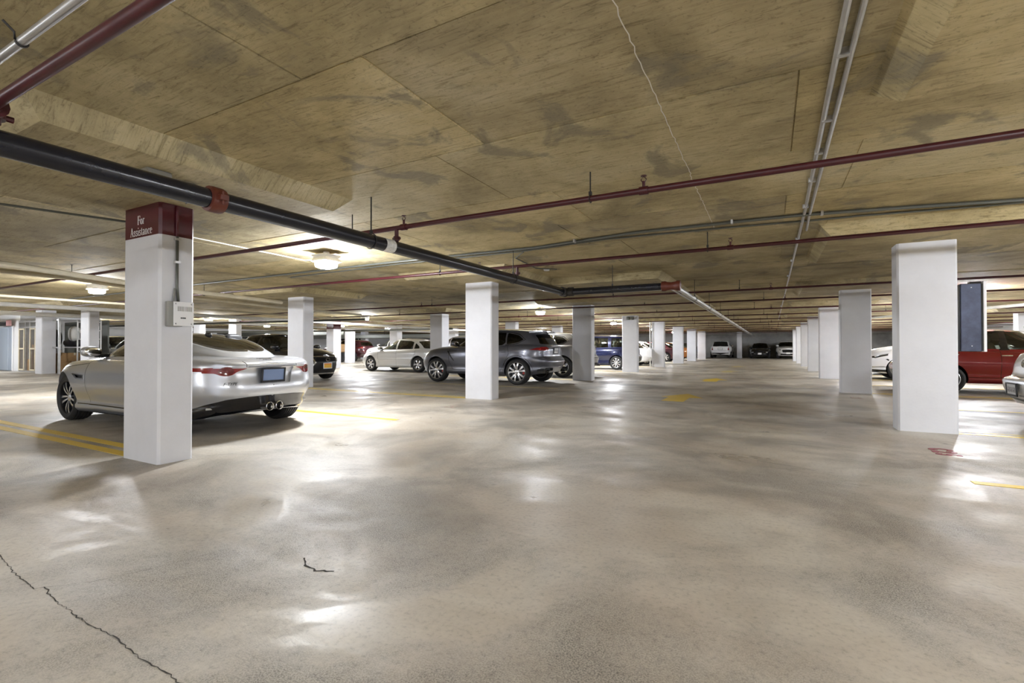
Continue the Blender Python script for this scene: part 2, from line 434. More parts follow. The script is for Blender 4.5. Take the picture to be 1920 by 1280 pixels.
class Surf:
    """half (y >= 0) of a closed shell: a wall of rounded plan rings plus a crowned lid"""
    def __init__(s, xf, xr, w, zb, zt, nf, nr, wx, crown, base_from_ring0=False, cp=2.0):
        L2 = (pchip(xf, 0.5) - pchip(xr, 0.5)) / 2; W = float(pchip(w, 0.5))
        th = np.linspace(0, PI / 2, 3000)
        fr = np.stack([np.cos(th) ** (2 / nf), np.sin(th) ** (2 / nf)], 1)
        rr = np.stack([-np.cos(th) ** (2 / nr), np.sin(th) ** (2 / nr)], 1)[::-1]
        o = np.concatenate([fr, rr[1:]])
        seg = np.hypot(*(np.diff(o, axis=0) * [L2, W]).T); cum = np.concatenate([[0], np.cumsum(seg)])
        u = np.linspace(0, 1, NU + 1)
        s.LU = cum[-1]
        p = np.interp(u * cum[-1], cum, o[:, 0]); q = np.interp(u * cum[-1], cum, o[:, 1]); q[0] = q[-1] = 0.0
        s.p, s.q = p, q
        t = np.linspace(0, 1, NW + 1)
        F, R, Wt = pchip(xf, t)[:, None], pchip(xr, t)[:, None], pchip(w, t)[:, None]
        mid, half = (F + R) / 2, (F - R) / 2
        X = mid + half * p[None]
        Y = Wt * q[None] * pchip(wx, X.ravel()).reshape(X.shape)
        if base_from_ring0: zb_, zt_ = zb(X[0])[None], zt(X[-1])[None]
        else: zb_, zt_ = zb(X.ravel()).reshape(X.shape), zt(X.ravel()).reshape(X.shape)
        Z = zb_ + (zt_ - zb_) * t[:, None]
        c = np.linspace(0, 1, NC + 1)[1:]
        Xc = np.repeat(X[-1:], NC, 0); Yc = Y[-1:] * (1 - c[:, None])
        cr = pchip(crown, X[-1])[None] * np.minimum(1, Y[-1:] / 0.25)
        Zc = Z[-1:] + cr * (1 - (1 - c[:, None]) ** cp)
        s.P = np.stack([np.concatenate([X, Xc]), np.concatenate([Y, Yc]), np.concatenate([Z, Zc])], -1)
        s.LV = 0.8 + W
        vw = 0.8 / s.LV
        s.v = np.concatenate([t * vw, vw + (1 - vw) * c]); s.u = u
        du = np.gradient(s.P, axis=1); dv = np.gradient(s.P, axis=0)
        n = np.cross(du, dv); l = np.linalg.norm(n, axis=-1, keepdims=True)
        n = n / np.maximum(l, 1e-9)
        bad = l[..., 0] < 1e-8
        for j, i in zip(*np.nonzero(bad)):
            k = 1 if i < NU / 2 else NU - 1
            n[j, i] = n[j, k]
        if n[NW // 2, NU // 2, 1] < 0: n = -n
        s.Nn = n
        J, I = s.P.shape[:2]
        vv = [Vector(p) for p in s.P.reshape(-1, 3)]
        tri = []; s.tri_uv = []
        for j in range(J - 1):
            for i in range(I - 1):
                a, b, c2, d = j * I + i, j * I + i + 1, (j + 1) * I + i + 1, (j + 1) * I + i
                tri.append((a, b, c2)); tri.append((a, c2, d))
        s.tri = tri; s.vv = vv; s.I = I
        s.bvh = BVHTree.FromPolygons(vv, tri)
    def ev(s, u, v):
        u = np.clip(np.asarray(u, float), 0, 1); v = np.clip(np.asarray(v, float), 0, 1)
        fi = u * NU; i = np.clip(fi.astype(int), 0, NU - 1); a = (fi - i)[:, None]
        j = np.clip(np.searchsorted(s.v, v, 'right') - 1, 0, len(s.v) - 2); b = ((v - s.v[j]) / (s.v[j + 1] - s.v[j]))[:, None]
        def bl(G): return (G[j, i] * (1 - a) + G[j, i + 1] * a) * (1 - b) + (G[j + 1, i] * (1 - a) + G[j + 1, i + 1] * a) * b
        P = bl(s.P); n = bl(s.Nn); n /= np.maximum(np.linalg.norm(n, axis=1, keepdims=True), 1e-9)
        P[(u <= 0) | (u >= 1) | (v >= 1), 1] = 0
        return P, n
    def cast(s, view, a, b):
        e = 1e-3
        if view == 'side': o, d = (a, 5, b), (0, -1, 0)
        elif view == 'rear': o, d = (-6, max(a, e), b), (1, 0, 0)
        elif view == 'front': o, d = (6, max(a, e), b), (-1, 0, 0)
        else: o, d = (a, max(b, e), 5), (0, 0, -1)
        return s.bvh.ray_cast(Vector(o), Vector(d))
    def uv(s, view, a, b):
        loc, nn, fi, dist = s.cast(view, a, b)
        if loc is None: return None
        t = s.tri[fi]
        A, B, C = (s.vv[k] for k in t)
        v0, v1, v2 = B - A, C - A, loc - A
        d00, d01, d11, d20, d21 = v0.dot(v0), v0.dot(v1), v1.dot(v1), v2.dot(v0), v2.dot(v1)
        den = d00 * d11 - d01 * d01
        if abs(den) < 1e-14: w1 = w2 = 0.33
        else: w1 = (d11 * d20 - d01 * d21) / den; w2 = (d00 * d21 - d01 * d20) / den
        w0 = 1 - w1 - w2
        uu = sum(wk * s.u[k % s.I] for wk, k in zip((w0, w1, w2), t)); vv = sum(wk * s.v[k // s.I] for wk, k in zip((w0, w1, w2), t))
        yv = a if view in ('rear', 'front') else (b if view == 'top' else 1)
        if yv < 2e-3:
            if uu < 0.02: uu = 0.0
            elif uu > 0.98: uu = 1.0
            else: vv = 1.0
        return (uu, vv)

def rounded(poly, r, closed=True):
    if r <= 0: return poly
    out = []; n = len(poly)
    for i in range(n):
        p = np.array(poly[i], float); a = np.array(poly[i - 1], float); b = np.array(poly[(i + 1) % n], float)
        la, lb = np.linalg.norm(a - p), np.linalg.norm(b - p)
        d = min(r, 0.42 * la, 0.42 * lb)
        if d < 1e-3: out.append(tuple(p)); continue
        p0, p1 = p + (a - p) * d / la, p + (b - p) * d / lb
        for t in (0, 0.33, 0.67, 1.0): out.append(tuple((1 - t) ** 2 * p0 + 2 * t * (1 - t) * p + t * t * p1))
    return out

def densify(poly, step=0.03):
    out = []; n = len(poly)
    for i in range(n):
        a, b = np.array(poly[i], float), np.array(poly[(i + 1) % n], float)
        k = max(1, int(np.linalg.norm(b - a) / step))
        for j in range(k): out.append(tuple(a + (b - a) * j / k))
    return out

def seam(pts, wd=0.008):
    P = [np.array(p, float) for p in pts]; Lf, Rt = [], []
    for i in range(len(P)):
        d = P[min(i + 1, len(P) - 1)] - P[max(i - 1, 0)]; d = d / max(np.linalg.norm(d), 1e-9)
        n = np.array([-d[1], d[0]]) * wd / 2; Lf.append(tuple(P[i] + n)); Rt.append(tuple(P[i] - n))
    return Lf + Rt[::-1]

def pip(c, poly):
    x, y = c[:, 0], c[:, 1]; ins = np.zeros(len(c), bool); n = len(poly)
    for i in range(n):
        x0, y0 = poly[i]; x1, y1 = poly[(i + 1) % n]
        if y0 == y1: continue
        ins ^= ((y0 > y) != (y1 > y)) & (x < (x1 - x0) * (y - y0) / (y1 - y0) + x0)
    return ins

def F(name, view, poly, m, o=0.0, r=0.025, arch=False, label=None, lim=0.34):
    return dict(n=name, v=view, p=poly, m=m, o=o, r=r, arch=arch, label=label, lim=lim)

def emit_half(name, V, Nn, Fc, m, parent, P0=None):
    V = np.asarray(V); Nn = np.asarray(Nn)
    touches = np.any(np.abs(V[:, 1]) < 1e-4)
    Vm = V * [1, -1, 1]; Nm = Nn * [1, -1, 1]; Fm = [tuple(reversed(f)) for f in Fc]
    if touches:
        k = len(V)
        return [mesh_obj(name, np.concatenate([V, Vm]), list(Fc) + [tuple(i + k for i in f) for f in Fm], m, parent, True, np.concatenate([Nn, Nm]))]
    return [mesh_obj(name, V, Fc, m, parent, True, Nn), mesh_obj(name, Vm, Fm, m, parent, True, Nm)]

def build_surface(s, feats, base_name, base_mat, parent, cu=84, cv=(16, 12), lining=None, base_label=None):
    DU, DV = s.LU, s.LV
    polys = []
    for f in feats:
        pl = f['p'] if f['arch'] else rounded(f['p'], f['r'])
        uvs = []
        for a, b in densify(pl):
            if f['v'] in ('rear', 'front'):
                loc = s.cast(f['v'], a, b)[0]; xe = s.P[:, -1, 0].min() if f['v'] == 'rear' else s.P[:, 0, 0].max()
                if loc is None or (f['lim'] and abs(loc.x - xe) > f['lim']): continue
            if f['v'] == 'side' and not f['arch'] and f['lim']:
                loc = s.cast('side', a, b)[0]
                if loc is None or loc.y < 0.70 * s.P[:, :, 1].max(): continue
            q = s.uv(f['v'], a, b)
            if q is not None: uvs.append(q)
        if len(uvs) < 3: polys.append(None); continue
        if f['arch']: uvs = [(uvs[0][0], 0.0)] + uvs + [(uvs[-1][0], 0.0)]
        cl = [uvs[0]]
        for q in uvs[1:]:
            if abs(q[0] - cl[-1][0]) * DU + abs(q[1] - cl[-1][1]) * DV > 1.5e-3: cl.append(q)
        if abs(cl[0][0] - cl[-1][0]) * DU + abs(cl[0][1] - cl[-1][1]) * DV < 1.5e-3: cl.pop()
        polys.append([(a * DU, b * DV) for a, b in cl] if len(cl) > 2 else None)
    gu = np.linspace(0, 1, cu + 1)
    vw = 0.8 / s.LV
    gv = np.concatenate([np.linspace(0, vw * 0.85, cv[0]), np.linspace(vw * 0.88, vw, 6), vw + (1 - vw) * np.array([0.02, 0.05]), np.linspace(vw + (1 - vw) * 0.1, 1, cv[1])])
    G = np.array([(a * DU, b * DV) for b in gv for a in gu])
    edge = np.array([(a in (0, cu)) or (b in (0, len(gv) - 1)) for b in range(len(gv)) for a in range(cu + 1)])
    keep = np.ones(len(G), bool)
    allp = np.array([p for pl in polys if pl for p in pl]) if any(polys) else np.zeros((0, 2))
    for p in allp: keep &= (np.abs(G - p).max(1) > 0.010) | edge
    G = G[keep]
    verts = [Vector(p) for p in G]; edges = []
    for pl in polys:
        if not pl: continue
        b = len(verts); n = len(pl)
        verts += [Vector(p) for p in pl]; edges += [(b + i, b + (i + 1) % n) for i in range(n)]
    ov, oe, of, *_ = delaunay_2d_cdt(verts, edges, [], 0, 1e-5)
    D = np.array([(v.x, v.y) for v in ov]); T = np.array([f for f in of if len(f) == 3])
    cen = D[T].mean(1)
    lab = np.full(len(T), -1)
    for k, pl in enumerate(polys):
        if pl: lab[pip(cen, pl)] = k
    V, Nn = s.ev(D[:, 0] / DU, D[:, 1] / DV)
    # orientation
    e1, e2 = V[T[:, 1]] - V[T[:, 0]], V[T[:, 2]] - V[T[:, 0]]
    cr = np.cross(e1, e2); ar = np.linalg.norm(cr, axis=1)
    flip = np.einsum('ij,ij->i', cr, Nn[T].mean(1)) < 0
    T[flip] = T[flip][:, ::-1]
    good = ar > 1e-9
    res = {}
    for k in [-1] + list(range(len(feats))):
        sel = (lab == k) & good
        if not sel.any(): continue
        if k >= 0 and feats[k]['m'] is None: continue
        Tk = T[sel]; ids, inv = np.unique(Tk, return_inverse=True); Fk = inv.reshape(-1, 3)
        Vk, Nk = V[ids].copy(), Nn[ids].copy(); Fl = [tuple(f) for f in Fk]
        off = feats[k]['o'] if k >= 0 else 0.0
        def border():
            cnt = {}
            for f in Fl:
                for a, b in ((f[0], f[1]), (f[1], f[2]), (f[2], f[0])):
                    if (b, a) in cnt: del cnt[(b, a)]
                    else: cnt[(a, b)] = 1
            return list(cnt)
        if off:
            bd = [(a, b) for a, b in border() if not (abs(Vk[a, 1]) < 1e-4 and abs(Vk[b, 1]) < 1e-4)]
            V0 = Vk.copy(); yz = np.abs(Vk[:, 1]) < 1e-4
            Vk = Vk + Nk * off; Vk[yz, 1] = 0
            V2, N2, F2 = list(Vk), list(Nk), list(Fl)
            for a, b in bd:
                i0 = len(V2); en = np.cross(V0[b] - V0[a], Nk[a]); en = en / max(np.linalg.norm(en), 1e-9) * (1 if off > 0 else -1)
                V2 += [Vk[a], Vk[b], V0[b], V0[a]]; N2 += [en] * 4
                F2.append((i0, i0 + 3, i0 + 2, i0 + 1) if True else ())
            Vk, Nk, Fl = np.array(V2), np.array(N2), F2
        elif k == -1:
            # returned lips around the wheel openings
            V2, N2, F2 = list(Vk), list(Nk), list(Fl)
            for a, b in border():
                if Vk[a, 1] > 0.4 and s.is_arch(Vk[a]) and s.is_arch(Vk[b]):
                    i0 = len(V2); dn = np.array([0, -0.07, 0])
                    en = -np.cross(Vk[b] - Vk[a], dn); en = en / max(np.linalg.norm(en), 1e-9)
                    V2 += [Vk[a], Vk[b], Vk[b] + dn, Vk[a] + dn]; N2 += [en] * 4; F2.append((i0, i0 + 3, i0 + 2, i0 + 1))
            Vk, Nk, Fl = np.array(V2), np.array(N2), F2
        nm, mm = (base_name, base_mat) if k < 0 else (feats[k]['n'], feats[k]['m'])
        os_ = emit_half(nm, Vk, Nk, Fl, mm, parent)
        lb = base_label if k < 0 else feats[k]['label']
        if lb:
            for o in os_: o['label'] = lb
        res.setdefault(nm, []).extend(os_)
        if k < 0 and lining:
            emit_half('lining', V[ids] - Nn[ids] * 0.025, -Nn[ids], [tuple(reversed(f)) for f in Fk], lining, parent)
    return res

_wheel_cache = {}
def make_wheel(parent, x, y, r, style, side, wd=0.21, caliper=None):
    """wheel (empty) > tyre, rim, spokes, hub_cap, brake_disc, caliper; outer face towards +y"""
    key = (r, style, wd, caliper.name if caliper else None)
    if key in _wheel_cache:
        o = copy_tree(_wheel_cache[key], parent)
    else:
        o = empty('wheel', parent=parent); _wheel_cache[key] = o
        nsp, kind, rr, face, dark = dict(ten=(10, 'pair', 0.745, 'alloy', 'alloy_dark'), y10=(10, 'twist', 0.74, 'alloy', 'alloy_dark'), six=(6, 'fat', 0.66, 'alloy', 'alloy_dark'),
                              multi=(9, 'fat', 0.68, 'alloy', 'alloy_dark'), five=(5, 'fat', 0.68, 'alloy', 'alloy_dark'), bright=(10, 'pair', 0.72, 'alloy', 'alloy_dark'))[style]
        R = r * rr; h = wd / 2
        g = []
        for k in range(5):   # tread with grooves
            yy = -h * 0.62 + k * h * 0.31
            g += [(r - 0.008, yy - 0.006), (r - 0.008, yy + 0.006), (r, yy + 0.010), (r, yy + h * 0.31 - 0.010)]
        g = g[:-2]
        prof = [(R - 0.015, -h * 0.9), (R + 0.012, -h * 0.98), ((R + r) / 2, -h * 1.06), (r - 0.018, -h * 0.93), (r - 0.003, -h * 0.74)] + g + \
               [(r - 0.003, h * 0.74), (r - 0.018, h * 0.93), ((R + r) / 2, h * 1.06), (R + 0.012, h * 0.98), (R - 0.015, h * 0.9)]
        MB().lathe(prof, 'y', n=44).build('tyre', M['rubber'], o, smooth=30)
        MB().lathe([(R + 0.004, h * 0.93), (R - 0.004, h * 0.96), (R - 0.014, h * 0.9), (R - 0.022, h * 0.6), (R - 0.035, -h * 0.8), (R - 0.005, -h * 0.9)], 'y', n=40).build('rim', M[dark if dark == 'alloy_dark' and style == 'y10' else 'alloy'], o, smooth=30)
        sp = MB(); back = MB()
        for k in range(nsp):
            a = 2 * PI * k / nsp + 0.1
            if kind == 'pair': a = 2 * PI * (k // 2) / (nsp / 2) + (0.16 if k % 2 else -0.16) + 0.2; da, wh, wr = (0.12 if k % 2 else -0.12), 0.030, 0.052
            elif kind == 'twist': da, wh, wr = (0.10 if k % 2 else -0.16), 0.020, 0.034
            else: da, wh, wr = 0.0, 0.052 if nsp < 8 else 0.03, 0.085 if nsp < 8 else 0.055
            st = [0.0, 0.3, 0.6, 0.85, 1.0]
            vf = []; vb = []
            for q in st:
                rad = 0.045 + (R - 0.055) * q; ang = a + da * q; wdt = (wh + (wr - wh) * q) * r / 0.34
                yo = h * (0.72 + 0.12 * math.sin(PI * q) - 0.02 + 0.08 * q)
                c, s_ = math.cos(ang), math.sin(ang)
                for sg in (-1, 1):
                    vf.append((rad * c - sg * wdt / 2 * s_, yo, rad * s_ + sg * wdt / 2 * c))
                    vb.append((rad * c - sg * wdt / 2 * s_, yo - 0.035, rad * s_ + sg * wdt / 2 * c))
            n = len(st)
            sp.add(vf + [(p[0], p[1] - 0.006, p[2]) for p in vf], [(2 * i, 2 * i + 1, 2 * i + 3, 2 * i + 2) for i in range(n - 1)] + [(2 * i, 2 * i + 2, 2 * n + 2 * i + 2, 2 * n + 2 * i) for i in range(n - 1)] + [(2 * i + 1, 2 * n + 2 * i + 1, 2 * n + 2 * i + 3, 2 * i + 3) for i in range(n - 1)])
            v2 = [(p[0], p[1] - 0.006, p[2]) for p in vf] + vb
            back.add(v2, [(2 * i, 2 * n + 2 * i, 2 * n + 2 * i + 2, 2 * i + 2) for i in range(n - 1)] + [(2 * i + 1, 2 * i + 3, 2 * n + 2 * i + 3, 2 * n + 2 * i + 1) for i in range(n - 1)] + [(2 * n + 2 * i, 2 * n + 2 * i + 1, 2 * n + 2 * i + 3, 2 * n + 2 * i + 2) for i in range(n - 1)])
        sp.build('spokes', M[face], o)
        back.build('spoke_backs', M[dark], o)
        MB().lathe([(0.0, h * 0.80), (0.03, h * 0.80), (0.05, h * 0.74), (0.068, h * 0.70), (0.07, h * 0.4)], 'y', n=20).build('hub_cap', M['alloy'], o, smooth=True)
        MB().lathe([(0.05, h * 0.25), (R * 0.72, h * 0.25), (R * 0.72, h * 0.1), (0.05, h * 0.1)], 'y', n=32).build('brake_disc', M['disc'], o, smooth=30)
        MB().lathe([(0.02, -h * 0.35), (R * 0.98, -h * 0.35)], 'y', n=32).build('brake_shield', M['under'], o)
        if caliper:
            mb = MB(); mb.lathe([(R * 0.58, h * 0.31), (R * 0.78, h * 0.33), (R * 0.78, h * 0.05), (R * 0.58, h * 0.05), (R * 0.58, h * 0.31)], 'y', n=8, a0=PI - 0.32, a1=PI + 0.32)
            mb.build('caliper', caliper, o, smooth=30)
    o.location = (x, y * (1 if side > 0 else -1), r); o.rotation_euler = (0, 0, 0 if side > 0 else PI)
    return o

def add_seats(parent, m, fx, rx, zb, w=0.36):
    for x, nm in ((fx, 'front'), (rx, 'rear')):
        for sg in (1, -1):
            b = MB(); b.ellipsoid((0, 0, -0.15), (0.09, 0.24, 0.33), 14, 10, 0.6); s_ = b.build('seat', m, parent, smooth='all')
            s_.location = (x, sg * w, zb + 0.02); s_.rotation_euler = (0, -0.22, 0)
            b = MB(); b.ellipsoid((-0.0, 0, 0.27), (0.05, 0.13, 0.09), 12, 8, 0.6); b.build('headrest', m, s_, smooth='all')
    b = MB(); tor = []
    b.tube([(0.19 * math.sin(a), 0.19 * math.cos(a), 0) for a in np.linspace(0, 2 * PI, 25)], 0.015, 8, False)
    st = b.build('steering_wheel', M['black'], parent, smooth='all'); st.location = (fx + 0.5, w, zb + 0.03); st.rotation_euler = (0, 1.1, 0)
    b = MB(); b.ellipsoid((0, 0, 0), (0.28, 0.62, 0.10), 16, 8, 0.6); d = b.build('dashboard', M['lining'], parent, smooth='all'); d.location = (fx + 0.85, 0, zb - 0.03)

def place_on(s, view, a, b):
    loc, n, i, d = s.cast(view, a, b)
    return loc, n

def plate(parent, x, y, z, face, facing=-1, tilt=0.0, w=0.31, h=0.16, frame=None, extra=None):
    p = MB().box(-0.006, 0.006, -w / 2, w / 2, -h / 2, h / 2, 0.003).build('licence_plate', face, parent)
    p.location = (x, y, z); p.rotation_euler = (0, tilt, 0 if facing < 0 else PI)
    if frame:
        mb = MB(); t = 0.014
        for a in ((-w / 2 - t, w / 2 + t, h / 2 - 0.004, h / 2 + t), (-w / 2 - t, w / 2 + t, -h / 2 - t, -h / 2 + 0.012), (-w / 2 - t, -w / 2 + 0.006, -h / 2, h / 2), (w / 2 - 0.006, w / 2 + t, -h / 2, h / 2)):
            mb.box(-0.014, 0.004, *a)
        mb.build('plate_frame', frame, p)
    if extra:
        mb = MB(); rnd = random.Random(5)
        for k in range(6):
            yy = -0.11 + k * 0.044
            mb.box(-0.0085, -0.005, yy - 0.004, yy + 0.006, -0.04, 0.035)
            if k % 2: mb.box(-0.0085, -0.005, yy - 0.012, yy + 0.014, 0.02 * (-1) ** k, 0.02 * (-1) ** k + 0.012)
        mb.build('plate_marks', extra, p)
    return p

def make_car(spec, name, label, cat, loc, rz, group=None):
    root = empty(name, (loc[0], loc[1], 0), rz, label, cat, group)
    c = spec
    zbf = lambda x: pchip(c['zb'], x)
    ztf = lambda x: pchip(c['zt'], x)
    zrf = lambda x: pchip(c['zr'], x)
    low = Surf(c['xf'], c['xr'], c['w'], zbf, ztf, c.get('nf', 3.0), c.get('nr', 3.8), c.get('wx', [(0, 1)]), c['crown'], cp=c.get('cp', 2.0))
    grn = Surf(c['gxf'], c['gxr'], c['gw'], lambda x: ztf(x) - 0.012, zrf, c.get('gnf', 3.6), c.get('gnr', 3.6), c.get('gwx', [(0, 1)]), c['gcrown'], True)
    P = c['paint']; r = c['r']; fa, ra = c['fa'], c['ra']
    Ra = r * c.get('arch', 1.10)
    def is_arch(v, tol=0.012):
        return any(abs(math.hypot(v[0] - xc, v[2] - r - c.get('archdz', 0.0)) - Ra) < tol for xc in (fa, ra))
    low.is_arch = is_arch; grn.is_arch = lambda v: False
    feats = list(c.get('feats', []))
    # lid under the cabin
    foot = low  # noqa
    ring = [(x, y) for x, y in zip((pchip(c['gxf'], 0) + pchip(c['gxr'], 0)) / 2 + (pchip(c['gxf'], 0) - pchip(c['gxr'], 0)) / 2 * grn.p * 0.985, grn.P[0, :, 1] * 0.985)][::6]
    ring = [(ring[0][0], 0.0)] + ring[1:-1] + [(ring[-1][0], 0.0)]
    feats = [F('cabin_deck', 'top', ring, M['lining'], r=0)] + feats
    for xc in (fa, ra):
        pts = [(xc + Ra * math.cos(a), r + c.get('archdz', 0.0) + Ra * math.sin(a)) for a in np.linspace(-0.9, PI + 0.9, 48)]
        feats.append(F('void', 'side', pts, None, arch=True))
    res = build_surface(low, feats, 'body', P, root, c.get('cu', 84), base_label=c.get('body_label'))
    res.update(build_surface(grn, [dict(f, lim=0) for f in c.get('gfeats', [])], 'roof', c.get('roof_mat', P), root, c.get('gcu', 64), (12, 14), lining=M['lining']))
    # wheel wells, underbody
    W = float(pchip(c['w'], 0.4))
    for xc in (fa, ra):
        hs = [place_on(low, 'side', xc + d * (Ra + .03), r + dz)[0] for d in (-1, 1) for dz in (-.05, .1, .2)]
        wo = min([l.y for l in hs if l is not None] + [W]) - 0.03
        for sg in (1, -1):
            MB().lathe([(0.0, sg * (W - 0.36)), (Ra * 1.03, sg * (W - 0.36)), (Ra * 1.03, sg * wo)], 'y', (xc, 0, r + c.get('archdz', 0.0)), 24, -0.05, PI + 0.05).build('wheel_well', M['under'], root)
    xs = np.linspace(float(pchip(c['xr'], 0)) + 0.06, float(pchip(c['xf'], 0)) - 0.06, 14)
    wu = W * 0.66
    v = [(x, sg * wu, float(zbf(x)) + 0.012) for x in xs for sg in (-1, 1)]
    mesh_obj('underbody', v, [(2 * i, 2 * i + 1, 2 * i + 3, 2 * i + 2) for i in range(13)], M['under'], root)
    # outer strips of floor between the wheels
    for a, b in ((ra + Ra + 0.02, fa - Ra - 0.02),):
        for sg in (1, -1):
            mesh_obj('sill_floor', [(a, sg * wu, float(zbf(a)) + .012), (b, sg * wu, float(zbf(b)) + .012), (b, sg * W * .95, float(zbf(b)) + .012), (a, sg * W * .95, float(zbf(a)) + .012)], [(0, 1, 2, 3)], M['under'], root)
    for xc in (fa, ra):
        ys = [place_on(low, 'side', xc + d, r + c.get('archdz', 0.0) + Ra + 0.02)[0] for d in (-.05, 0, .05)]
        ty = min(l.y for l in ys if l is not None) - c.get('tw', .22) * 0.53 - c.get('wheel_gap', 0.012)
        for sg in (1, -1): make_wheel(root, xc, ty, r, c['rim'], sg, c.get('tw', 0.22), c.get('caliper'))
    if c.get('seats'): add_seats(root, c['seats'], c.get('sx', (-0.25, -1.05))[0], c.get('sx', (-0.25, -1.05))[1], float(ztf(-0.2)))
    # door mirrors
    if 'mirror' in c:
        mx, mz = c['mirror']
        loc, n = place_on(grn, 'side', mx, float(ztf(mx)) + 0.05)
        yy = (loc.y if loc else W * 0.85)
        for sg in (1, -1):
            b = MB().ellipsoid((0, 0, 0), (0.085, 0.12, 0.075), 16, 10, 0.8)
            mo = b.build('door_mirror', c.get('mirror_mat', P), root, smooth='all'); mo.location = (mx, sg * (yy + 0.20), mz)
            MB().box(-0.045, 0.04, -0.14, 0.06, -0.02, 0.03, 0.01).build('mirror_arm', M['black'], mo).location = (0, sg * -0.09 if sg > 0 else 0.09, -0.06)
            MB().ellipsoid((-0.075, 0, 0.0), (0.014, 0.10, 0.058), 14, 8, 0.7).build('mirror_glass', M['chrome'], mo, smooth='all')
    for hx, hz in c.get('handles', []):
        loc, n = place_on(low, 'side', hx, hz)
        if loc:
            for sg in (1, -1):
                b = MB().ellipsoid((0, 0, 0), (0.10, 0.016, 0.016), 12, 8, 0.6).build('door_handle', c.get('handle_mat', P), root, smooth='all'); b.location = (hx, sg * (loc.y + 0.016), hz)
    return root, low, grn

def taillist(parts): return parts
# ---------------------------------------------------------------- the setting
ZS, ZD = 2.60, 2.46          # slab soffit, drop panel soffit
X0, X1, Y0, Y1 = -40.0, 13.0, -10.0, 55.5

floor = MB().box(X0, X1, Y0, Y1, -0.3, 0.0).build('floor', M['floor']); floor['kind'] = 'structure'
ceil = MB().box(X0, X1, Y0, Y1, ZS, ZS + 0.3).build('ceiling', M['ceiling']); ceil['kind'] = 'structure'
# formwork panels that left their edges in the soffit
rnd = random.Random(3)
for j in range(-1, 13):
    for i in range(-5, 3):
        xa = -1.85 + i * 2.44 + (0.0 if j % 2 else -0.45); ya = 0.58 + j * 1.22
        g = 0.005; z = ZS - 0.004 - rnd.random() * 0.008
        p = MB().box(xa + g, xa + 2.44 - g, ya + g, ya + 1.22 - g, z, ZS + 0.01).build('ceiling_panel', M['ceiling'], ceil)

def wall(name, x0, x1, y0, y1, m):
    o = MB().box(x0, x1, y0, y1, 0, ZS).build(name, m); o['kind'] = 'structure'; return o
wall_l = wall('wall_left', X0 - 0.2, X0, Y0, Y1, M['wall_white'])
wall_r = wall('wall_right', X1, X1 + 0.2, Y0, Y1, M['wall_white'])
wall_b = wall('wall_back', X0, X1, Y1, Y1 + 0.2, M['wall'])
wall_f = wall('wall_front', X0, X1, Y0 - 0.2, Y0, M['wall_white'])
# dark window openings in the two side walls, with mullions
def wall_window(n, wallx, sx, ya, yb, za=1.25, zb=2.2):
    w_ = empty('window_%d' % n, (wallx, (ya + yb) / 2, za), kind='structure')
    MB().box(-0.02, 0.03, ya - (ya + yb) / 2, yb - (ya + yb) / 2, 0, zb - za).build('pane', M['gloss_black'], w_).scale = (sx, 1, 1)
    mb = MB(); L = yb - ya
    for k in range(4):
        y = -L / 2 + L * k / 3; mb.box(0.0, 0.06, y - 0.03, y + 0.03, 0, zb - za)
    mb.box(0.0, 0.06, -L / 2, L / 2, -0.04, 0.03); mb.box(0.0, 0.06, -L / 2, L / 2, zb - za - 0.03, zb - za + 0.04); mb.box(0.0, 0.05, -L / 2, L / 2, 0.45, 0.49)
    mb.build('window_frame', M['white_plastic'], w_).scale = (sx, 1, 1)
for k, (a, b) in enumerate(((24, 27), (29, 32), (36, 40), (44, 48))): wall_window(k + 1, X0, 1, a, b)
for k, (a, b) in enumerate(((23, 26), (29, 32), (36, 39), (44, 47))): wall_window(k + 5, X1, -1, a, b)

# ---------------------------------------------------------------- columns and their drop panels
def drop_panel(x, y, h=1.12):
    t = 0.15
    v = [(x + sx * (h + o), y + sy * (h + o), z) for o, z in ((t, ZS + 0.01), (0, ZD)) for sx, sy in ((-1, -1), (1, -1), (1, 1), (-1, 1))]
    mb = MB().add(v, [(4, 5, 6, 7), (0, 1, 5, 4), (1, 2, 6, 5), (2, 3, 7, 6), (3, 0, 4, 7), (0, 3, 2, 1)])
    o = mb.build('drop_panel', M['ceiling'], ceil); o['label'] = 'thickened square slab panel with sloping sides'

def column(x, yf, wx, label, dy=0.31, red=None, group=None, panel=True, h=None):
    e = empty('column', (x, yf + dy / 2, 0), label=label, cat='column', group=group, kind='thing')
    c = 0.022; h = h or (ZD + 0.005)
    poly = [(-wx / 2 + c, -dy / 2), (wx / 2 - c, -dy / 2), (wx / 2, -dy / 2 + c), (wx / 2, dy / 2 - c), (wx / 2 - c, dy / 2), (-wx / 2 + c, dy / 2), (-wx / 2, dy / 2 - c), (-wx / 2, -dy / 2 + c)]
    MB().prism(poly, (red or h), 'z').build('shaft', M['white_paint'], e)
    if red:
        o = MB().prism([(p[0] * 1.002, p[1] * 1.002) for p in poly], h - red, 'z', red).build('red_band', M['red_paint'], e); o['label'] = 'dark red painted top band'
    if panel: drop_panel(x, yf + dy / 2)
    return e

